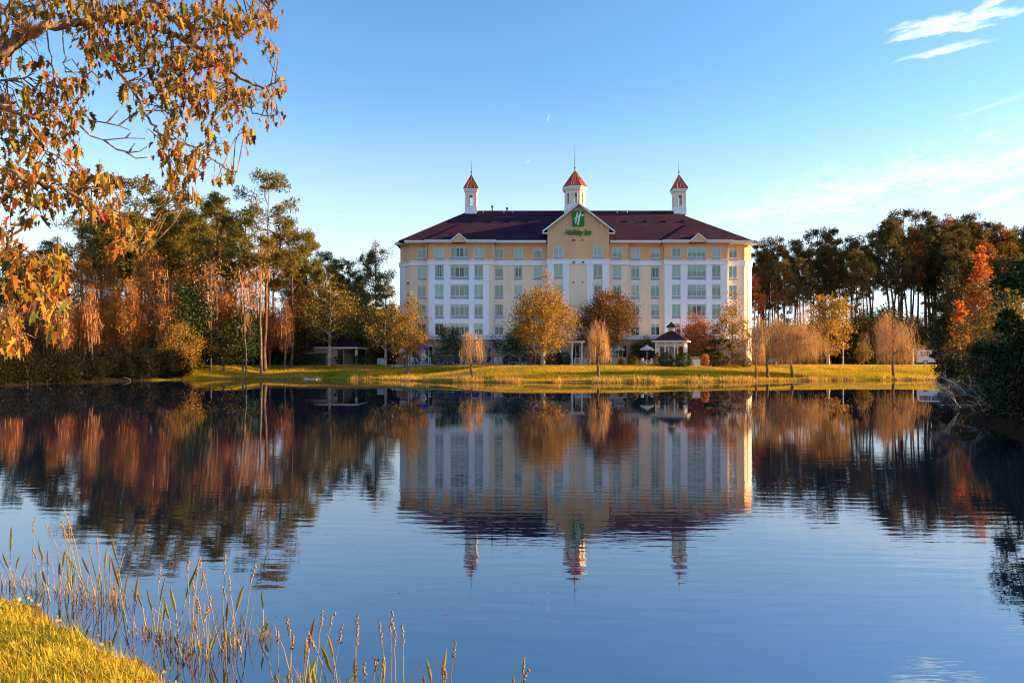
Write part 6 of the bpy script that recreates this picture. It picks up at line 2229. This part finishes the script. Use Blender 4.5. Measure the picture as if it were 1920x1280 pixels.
def lance(mb, pts, w):
    """a lance-shaped blade along pts, folded a little along its rib"""
    n = len(pts)
    t = np.linspace(0, 1, n)
    ww = w * np.sin(math.pi * np.clip(t * 0.94 + 0.05, 0, 1)) ** 0.8
    tg = unit(np.gradient(pts, axis=0))
    sd = unit(np.cross(tg, np.array((0.25, 0.9, 0.1))))
    nrm = np.cross(tg, sd)
    a, b_ = pts + sd * ww[:, None] / 2 + nrm * ww[:, None] * 0.18, pts - sd * ww[:, None] / 2 + nrm * ww[:, None] * 0.18
    V = np.concatenate([a, pts, b_])
    i = np.arange(n - 1)
    mb.add(V, np.concatenate([np.stack([i, i + 1, n + i + 1, n + i], 1), np.stack([n + i, n + i + 1, 2 * n + i + 1, 2 * n + i], 1)]))


def reed_clump(px, py, label, seed, stems, h0, spread, spikes=0.3, leaves=0.3, dry=0.3, low=12):
    """px, py: where its foot meets the water in the photo; h0 in metres"""
    rng = np.random.default_rng(seed)
    d = CAMZ * F / (py - HY)
    x0 = XD(px, d)
    o = empty('reed_clump', (x0, d, -0.04), label, 'reeds', 'reed clumps in the near shallows')
    for i in range(stems):
        p = np.array((x0 + rng.normal(0, spread), d + rng.normal(0, spread * 0.8), -0.05))
        az_ = rng.uniform(0, 6.28)
        kind = rng.random()
        h = h0 * rng.uniform(0.22, 1.05)
        if kind < spikes:                              # flower stalk with a beaded seed spike
            h = h0 * rng.uniform(0.75, 1.05)
            pts = curve_pts(p, az_, rng.uniform(0, 0.22), h, 9, rng.uniform(-0.03, 0.10), rng)
            s = MB().tube(pts, np.linspace(0.0034, 0.0018, 9), 5).build('stem', M['stem'], o)
            sp_ = MB()
            k = rng.integers(9, 16)
            for q_ in np.linspace(0.80, 1.0, k):
                c = np.array([np.interp(q_, np.linspace(0, 1, 9), pts[:, j]) for j in range(3)]) + rng.normal(size=3) * 0.0035
                r_ = rng.uniform(0.005, 0.0095)
                sp_.lathe([(0.0, c[2] - r_), (r_ * 0.9, c[2] - r_ * 0.4), (r_, c[2] + r_ * 0.3), (0.0, c[2] + r_)], 5, (c[0], c[1]))
            sp_.build('seed_head', M['seed'], s)
        elif kind < spikes + leaves:                   # leaf stalk with a lance blade
            pts = curve_pts(p, az_, rng.uniform(0, 0.3), h * 0.95, 8, rng.uniform(0, 0.12), rng)
            s = MB().tube(pts[:6], np.linspace(0.004, 0.003, 6), 5).build('stem', M['stem'], o)
            b_ = MB()
            bl = np.stack([np.interp(np.linspace(0.60, 1.0, 8), np.linspace(0, 1, 8), pts[:, j]) for j in range(3)], 1)
            lance(b_, bl, rng.uniform(0.016, 0.034))
            b_.build('leaf', M['leafg'], s)
        elif kind < spikes + leaves + dry:             # dry stem, some snapped over
            pts = curve_pts(p, az_, rng.uniform(0, 0.35), h * 0.8, 8, rng.uniform(0, 0.15), rng)
            if rng.random() < 0.35:
                pts[5:] = pts[4] + (pts[5:] - pts[4]) * np.array((2.2, 2.2, -1.1)) + np.array((0.02, 0, 0))
            MB().tube(pts, np.linspace(0.0036, 0.0012, 8), 4).build('stem', M['dry'], o)
        else:                                          # plain grass-like blade
            pts = curve_pts(p, az_, rng.uniform(0, 0.3), h * 0.8, 8, rng.uniform(0, 0.25), rng)
            b_ = MB()
            lance(b_, pts, rng.uniform(0.007, 0.013))
            b_.build('leaf', M['leafg'], o)
    if low:
        mb = MB()
        n = low * 4
        xx, yy = x0 + rng.normal(0, spread * 1.1, n), d + rng.normal(0, spread * 0.9, n)
        blades(mb, xx, yy, np.full(n, -0.03), rng.uniform(0.06, 0.38, n) ** 1.3 * h0, np.full(n, 0.006), rng, 1.6)
        lo = mb.build('litter_blades', M['dry'], o)
        lo['kind'] = 'stuff'


RC = [(30, 1098, 9, 0.78, 0.10, 'reeds at the left edge with two tall leaning spikes'), (75, 1112, 9, 0.62, 0.10, 'short reeds beside the leftmost clump'),
      (112, 1108, 10, 0.60, 0.11, 'low tangled reeds above the grass tip'), (150, 1118, 14, 0.92, 0.13, 'reeds with a broad yellow blade, left of the densest clump'),
      (185, 1128, 20, 0.95, 0.14, 'densest near reeds with yellow green blades'), (215, 1135, 12, 0.78, 0.11, 'reeds with a long blade leaning right'),
      (275, 1188, 10, 0.72, 0.07, 'narrow upright reeds left of the brown clump'), (298, 1196, 9, 0.55, 0.06, 'brown withered reeds in open water'),
      (335, 1218, 14, 0.80, 0.10, 'reeds bearing a tall stalk tipped with a pale flower'), (382, 1228, 18, 0.55, 0.12, 'low reddish reeds in front of the middle clump'),
      (425, 1212, 14, 0.78, 0.11, 'reeds with one very tall dark spike'), (462, 1196, 8, 0.50, 0.09, 'reeds with a drooping brown blade at the clump end'),
      (495, 1192, 8, 0.50, 0.06, 'thin arching stems right of the middle clump'),
      (545, 1285, 12, 0.62, 0.09, 'reeds with a dark blade rising at the bottom edge'), (600, 1310, 12, 0.72, 0.09, 'reeds with a hooked stalk at the bottom edge'),
      (645, 1325, 13, 0.78, 0.08, 'reeds with a tall straight seed spike at the bottom edge'), (690, 1330, 8, 0.55, 0.07, 'short reeds right of the straight spike'),
      (740, 1345, 11, 0.86, 0.09, 'reeds with the longest spike leaning right'), (800, 1350, 9, 0.55, 0.07, 'reeds with a nodding seed head'),
      (842, 1352, 10, 0.74, 0.05, 'three parallel seed spikes at the bottom edge'), (968, 1365, 3, 0.66, 0.02, 'single branching seed spike apart from the others')]
for i, (px, py, st, h0, sp_, lab) in enumerate(RC):
    reed_clump(px, py, lab, 500 + i, max(3, int(st * 0.8)), h0 * (0.84 if py > 1280 else 0.96), sp_ * 0.75, 0.42 if py > 1280 else 0.18, 0.32, 0.20, 0 if px == 968 else 10)

# ------------------------------------------------------------------ maple overhanging from the left
MAPCOL = [(0.07, 0.035, 0.014), (0.46, 0.25, 0.024), (0.28, 0.10, 0.018), (0.05, 0.035, 0.016), (0.54, 0.34, 0.030), (0.30, 0.14, 0.02), (0.12, 0.075, 0.018), (0.40, 0.13, 0.02), (0.17, 0.05, 0.018), (0.44, 0.27, 0.026), (0.06, 0.028, 0.015), (0.33, 0.18, 0.024), (0.20, 0.13, 0.022), (0.13, 0.15, 0.03), (0.08, 0.10, 0.025)]
m_mleaf = leafmat('maple_leaf', MAPCOL, 0.40, 0.012)
m_mred = leafmat('red_maple_leaf', [(0.50, 0.012, 0.012), (0.42, 0.02, 0.02), (0.55, 0.05, 0.02)], 0.5, 0.03)
m_mbark = barkmat('maple_bark', (0.10, 0.06, 0.035), (0.34, 0.22, 0.13), 22)
OUT = [(0, 0), (0.09, 0.06), (0.28, 0.10), (0.20, 0.26), (0.42, 0.58), (0.22, 0.50), (0.17, 0.62), (0.24, 0.86), (0.10, 0.84), (0.0, 1.18)]     # half outline, base to tip


def maple_leaf(seed):
    rng = np.random.default_rng(seed)
    half = np.array(OUT)
    n = len(half)
    c1, c2 = rng.uniform(-0.5, 0.5), rng.uniform(-0.1, 0.55)
    fold = rng.uniform(0.25, 0.95)

    def shp(p):
        u, v = p[:, 0], p[:, 1]
        z_ = np.abs(u) * fold + c1 * 0.25 * v * v + c2 * u * u * 0.6 + 0.05 * np.sin(6 * u + 4 * v + seed)
        return np.stack([u * (1 - 0.12 * fold), v, z_], 1)
    R = shp(half * np.array((1, 1)))
    L_ = shp(half * np.array((-1, 1)) * np.array((rng.uniform(0.85, 1.1), 1)))
    rib = shp(np.stack([np.zeros(4), np.array((0.0, 0.35, 0.68, 1.05))], 1))
    mb = MB()
    tris = [(0, 1, 10), (1, 2, 3), (1, 3, 11), (1, 11, 10), (3, 4, 5), (3, 5, 11), (5, 6, 12), (5, 12, 11), (6, 7, 12), (7, 8, 12), (8, 9, 12)]
    for S_, fl_ in ((R, False), (L_, True)):
        V = np.concatenate([S_, rib[:3]])
        f = np.array(tris)
        mb.add(V, f[:, ::-1] if fl_ else f)
    # petiole
    mb.tube([(0, 0, 0), (0, -0.25, 0.05), (0.03, -0.55, 0.16)], 0.018, 3)
    v = np.concatenate(mb.v)
    # weld so the whole leaf is one piece
    return v, mb.f


VAR = []
for s in range(7):
    rawv, rawf = maple_leaf(s + 1)
    key = {}
    idx = np.zeros(len(rawv), int)
    uv = []
    for i, p in enumerate(rawv):
        k = tuple(np.round(p, 4))
        if k not in key:
            key[k] = len(uv)
            uv.append(p)
        idx[i] = key[k]
    VAR.append((np.array(uv), [idx[f] for f, m in rawf]))

tree = empty('maple_tree', (-5.6, 3.9, gz(-5.6, 3.9)), 'autumn maple on the near bank with gold and red leaves overhanging the pond', 'tree')
TO = root_loc(tree)
rng = np.random.default_rng(33)
LIMBS = [
    [(-420, 420, 4.0), (-230, 270, 4.0), (-90, 175, 4.0), (0, 106, 4.0), (40, 72, 4.02), (80, 50, 4.05), (125, 46, 4.1), (170, 34, 4.2), (240, 40, 4.25), (330, 62, 4.3), (400, 105, 4.35), (455, 150, 4.4), (495, 170, 4.4), (525, 150, 4.4)],
    [(22, 85, 4.0), (40, 42, 4.05), (70, 8, 4.1), (110, -40, 4.2)],
    [(0, 106, 4.0), (10, 40, 3.9), (18, -30, 3.85)],
    [(170, 34, 4.2), (195, 95, 4.2), (230, 140, 4.15), (258, 185, 4.1), (280, 225, 4.1), (297, 250, 4.1), (312, 300, 4.1), (335, 345, 4.1), (362, 378, 4.1)],
    [(110, -40, 4.2), (210, -30, 4.3), (290, 0, 4.35), (330, 45, 4.4), (380, 58, 4.45), (440, 45, 4.5), (490, 35, 4.5), (520, 6, 4.5)],
    [(330, 62, 4.3), (365, 100, 4.3), (415, 130, 4.3), (440, 165, 4.3), (468, 210, 4.3), (500, 222, 4.3), (522, 212, 4.3)],
    [(297, 250, 4.1), (345, 268, 4.1), (385, 285, 4.1), (425, 320, 4.1), (445, 322, 4.1)],
    [(-420, 420, 4.0), (-250, 330, 3.7), (-100, 215, 3.6), (0, 192, 3.6), (45, 222, 3.6), (95, 215, 3.65), (150, 178, 3.7)],
    [(45, 222, 3.6), (70, 262, 3.6), (110, 300, 3.6), (140, 310, 3.6)],
    [(-250, 330, 3.7), (-110, 310, 3.5), (0, 312, 3.5), (60, 345, 3.5), (120, 352, 3.55), (180, 350, 3.6), (225, 352, 3.6)],
    [(120, 352, 3.55), (165, 390, 3.55), (205, 400, 3.6), (235, 440, 3.6), (265, 470, 3.65), (290, 452, 3.65)],
    [(-420, 420, 4.0), (-220, 470, 3.4), (-80, 500, 3.3), (0, 482, 3.3), (20, 450, 3.3), (43, 420, 3.3), (60, 380, 3.3)],
    [(0, 482, 3.3), (50, 510, 3.3), (90, 560, 3.3), (110, 580, 3.3), (128, 600, 3.3)],
    [(50, 510, 3.3), (95, 500, 3.35), (130, 512, 3.35)],
    [(-220, 470, 3.4), (-90, 580, 3.2), (0, 598, 3.2), (30, 625, 3.2), (42, 640, 3.2)],
    [(85, 50, 4.05), (98, 110, 4.0), (105, 160, 4.0)],
    [(118, 46, 4.1), (120, 100, 4.05), (122, 135, 4.05)],
    [(-90, 175, 4.0), (0, 150, 3.9), (45, 147, 3.9), (70, 132, 3.9)],
]
RAD = [0.042, 0.022, 0.014, 0.011, 0.018, 0.008, 0.006, 0.022, 0.007, 0.018, 0.008, 0.018, 0.009, 0.006, 0.013, 0.005, 0.004, 0.006]
root_p = np.array((-5.6, 3.9, gz(-5.6, 3.9) - 0.1))
join = PX(-420, 420, 4.0)
tm = MB()
tp_ = np.array([root_p, root_p + (0.05, 0.0, 0.8), root_p + (-0.03, 0.02, 1.6), root_p * 0.35 + join * 0.65, join])
tm.tube(tp_, [0.20, 0.16, 0.14, 0.10, 0.06], 10)
tm.tube([root_p + (-0.03, 0.02, 1.6), root_p + (-0.5, -0.3, 3.2), root_p + (-0.6, -0.5, 5.2), root_p + (-0.4, -0.8, 7.0)], [0.14, 0.11, 0.08, 0.04], 8)
tm.build('trunk', m_mbark, tree, smooth=True)
nodes = []
for L_, r_ in zip(LIMBS, RAD):
    P = np.array([PX(*p) for p in L_])
    # smooth the polyline
    t = np.arange(len(P))
    tt = np.linspace(0, len(P) - 1, (len(P) - 1) * 4 + 1)
    Q = np.stack([np.interp(tt, t, P[:, j]) for j in range(3)], 1)
    for _ in range(3):
        Q[1:-1] = Q[1:-1] * 0.5 + (Q[:-2] + Q[2:]) * 0.25
    Q[1:-1] += rng.normal(size=Q[1:-1].shape) * 0.006
    MB().tube(Q, np.linspace(r_, max(0.0025, r_ * 0.10), len(Q)), 7).build('branch', m_mbark, tree, smooth=True)
    nodes += list(Q[2:])
# bare twig sprays
for L_ in ([(150, 208, 3.7), (172, 226, 3.7), (200, 231, 3.7), (222, 236, 3.7), (243, 244, 3.7)], [(200, 231, 3.7), (212, 218, 3.7), (222, 206, 3.7)], [(222, 236, 3.7), (235, 226, 3.7), (247, 217, 3.7)],
           [(150, 236, 3.7), (170, 255, 3.7), (195, 263, 3.7), (236, 259, 3.7), (272, 260, 3.7)], [(236, 259, 3.7), (246, 248, 3.7)], [(195, 263, 3.7), (220, 281, 3.7), (245, 286, 3.7), (262, 284, 3.7), (276, 275, 3.7)],
           [(236, 285, 3.7), (255, 297, 3.7), (277, 295, 3.7)], [(243, 284, 3.7), (253, 268, 3.7)], [(0, 152, 3.9), (40, 148, 3.9), (66, 137, 3.9)]):
    P = np.array([PX(*p) for p in L_])
    MB().tube(P, np.linspace(0.0055, 0.002, len(P)), 5).build('twig', m_mbark, tree)

CL = [(30, 15, 45, 25, 34), (110, 12, 55, 25, 44), (180, 30, 45, 32, 55), (240, 22, 45, 34, 62), (305, 22, 48, 36, 60), (370, 35, 42, 38, 58), (430, 40, 42, 38, 62), (478, 35, 30, 34, 34), (503, 92, 16, 16, 7), (512, 30, 14, 18, 8),
      (165, 82, 28, 34, 28), (215, 95, 40, 36, 48), (275, 92, 45, 42, 66), (335, 105, 42, 38, 60), (395, 105, 38, 38, 52), (430, 112, 22, 34, 26),
      (236, 165, 14, 26, 12), (300, 155, 30, 32, 40), (340, 165, 28, 34, 36), (390, 172, 36, 30, 40), (440, 180, 30, 24, 30), (478, 172, 22, 20, 12), (525, 160, 12, 12, 5), (505, 178, 14, 14, 5), (522, 215, 10, 14, 4), (498, 225, 8, 10, 2), (465, 250, 14, 24, 13), (440, 215, 22, 20, 12),
      (262, 200, 14, 14, 6), (330, 218, 24, 30, 24), (372, 205, 24, 24, 18), (392, 235, 14, 18, 7),
      (306, 262, 16, 18, 12), (335, 290, 28, 28, 32), (372, 285, 20, 18, 14), (405, 272, 18, 14, 8), (322, 325, 26, 18, 18), (355, 365, 14, 14, 7), (330, 350, 12, 14, 5), (433, 325, 10, 14, 6), (405, 330, 10, 10, 4), (370, 322, 14, 12, 6),
      (12, 60, 16, 40, 16), (8, 118, 12, 18, 7), (38, 115, 10, 10, 3), (78, 120, 16, 18, 7),
      (55, 175, 42, 22, 26), (120, 165, 32, 22, 28), (162, 155, 14, 26, 14), (22, 205, 28, 28, 20), (80, 210, 38, 28, 34), (140, 212, 28, 24, 20),
      (20, 258, 26, 30, 22), (62, 262, 34, 28, 24), (118, 250, 24, 22, 16), (138, 282, 14, 20, 8),
      (25, 325, 36, 26, 28), (85, 315, 38, 26, 30), (145, 335, 34, 24, 28), (195, 340, 28, 22, 24), (35, 372, 42, 28, 30), (105, 372, 38, 26, 32), (165, 380, 28, 24, 24), (205, 388, 24, 26, 18), (218, 345, 12, 16, 8), (225, 420, 18, 20, 12), (232, 452, 28, 22, 18), (262, 472, 14, 14, 6), (282, 448, 14, 18, 7),
      (10, 430, 20, 22, 10), (60, 415, 18, 18, 6), (12, 480, 22, 28, 18), (48, 492, 38, 28, 26), (98, 492, 32, 22, 26), (38, 538, 36, 24, 24), (92, 536, 36, 22, 26), (122, 518, 16, 18, 9), (68, 568, 28, 18, 12), (88, 606, 22, 12, 8), (126, 578, 12, 18, 6), (105, 618, 10, 12, 4),
      (12, 606, 20, 18, 14), (25, 640, 20, 14, 10), (6, 655, 10, 10, 5), (48, 640, 10, 8, 3)]
# foliage carries on outside the picture to the left and above
for i in range(46):
    CL.append((rng.uniform(-420, -40), rng.uniform(-60, 640), 50, 40, 22))
for i in range(26):
    CL.append((rng.uniform(-40, 480), rng.uniform(-220, -40), 50, 40, 22))
leaves = []
nodes = np.array(nodes)
tw = MB()
tw_n = 0
for (cx_, cy_, rx, ry, cnt) in CL:
    px_, py_ = cx_, cy_
    base_d = np.interp(py_, [0, 150, 300, 450, 650], [4.3, 4.1, 3.85, 3.45, 3.25]) if px_ < 250 else 4.3 - (py_ > 240) * 0.2
    cen = PX(px_, py_, base_d)
    for q in range(int(cnt * 1.6)):
        u = rng.normal(size=2) * 0.56
        p = PX(px_ + u[0] * rx, py_ + u[1] * ry, base_d + rng.normal(0, 0.26))
        leaves.append((p, 0 <= px_ < 560 and py_ > -20))
    # a few twigs carry the spray from the nearest wood
    j = np.argsort(((nodes - cen) ** 2).sum(1))[:3]
    for k in range(6 if cnt > 15 else 3):
        a = nodes[j[k % len(j)]]
        b_ = cen + rng.normal(size=3) * np.array((rx, 40, ry)) / F * base_d * 0.5
        if np.linalg.norm(b_ - a) < 1.1:
            mid = (a + b_) / 2 + np.array((0, 0, 0.04)) + rng.normal(size=3) * 0.02
            MB().tube([a, mid, b_], [0.004, 0.003, 0.0014], 4).build('twig', m_mbark, tree)
vis = [i for i, l in enumerate(leaves) if l[1]]
rng.shuffle(vis)
single = set(sorted(vis, key=lambda i: leaves[i][0][1])[:300])
LM = {}
bulk = MB()
for i, (p, v_) in enumerate(leaves):
    k = rng.integers(0, 7)
    red = rng.random() < 0.012
    s = 0.028 + 0.046 * rng.random() ** 1.1
    # leaves hang tip down, turned every way
    yaw, pit, rol = rng.uniform(0, 6.28), rng.normal(-1.25, 0.38), rng.normal(0, 0.5)
    R = Matrix.Rotation(yaw, 3, 'Z') @ Matrix.Rotation(pit, 3, 'X') @ Matrix.Rotation(rol, 3, 'Y')
    if i in single:
        key = (int(k), bool(red))
        if key not in LM:
            mb = MB()
            V, fs = VAR[k]
            mb.add(V, fs[0])
            for f in fs[1:]:
                mb.f.append((f, 0))
            LM[key] = mb.mesh('leaf', m_mred if red else m_mleaf)
        o = linked('leaf', LM[key], tree, Vector(p) - TO)
        o.rotation_euler = R.to_euler()
        o.scale = (s, s, s)
    else:
        V, fs = VAR[k]
        W_ = (V * s) @ np.array(R).T + p
        mi_ = 1 if red else 0
        bulk.add(W_, fs[0], mi_)
        for f in fs[1:]:
            bulk.f.append((f + bulk.n - len(W_), mi_))
o = bulk.build('leaves', [m_mleaf, m_mred], tree)
o['kind'] = 'stuff'
# ball of air plant on the limb
c = PX(52, 60, 3.98)
bm_ = MB()
dirs = unit(rng.normal(size=(150, 3)) + np.array((0, 0, 0.3)))
P0 = np.repeat(c[None], 150, 0)
bm_.frusta(P0, P0 + dirs * rng.uniform(0.05, 0.11, 150)[:, None], np.full(150, 0.0022), np.full(150, 0.0006), 3)
ap = bm_.build('air_plant', LEAF['moss'])
tag(ap, 'spiky grey air plant perched on the maple limb', 'plant')
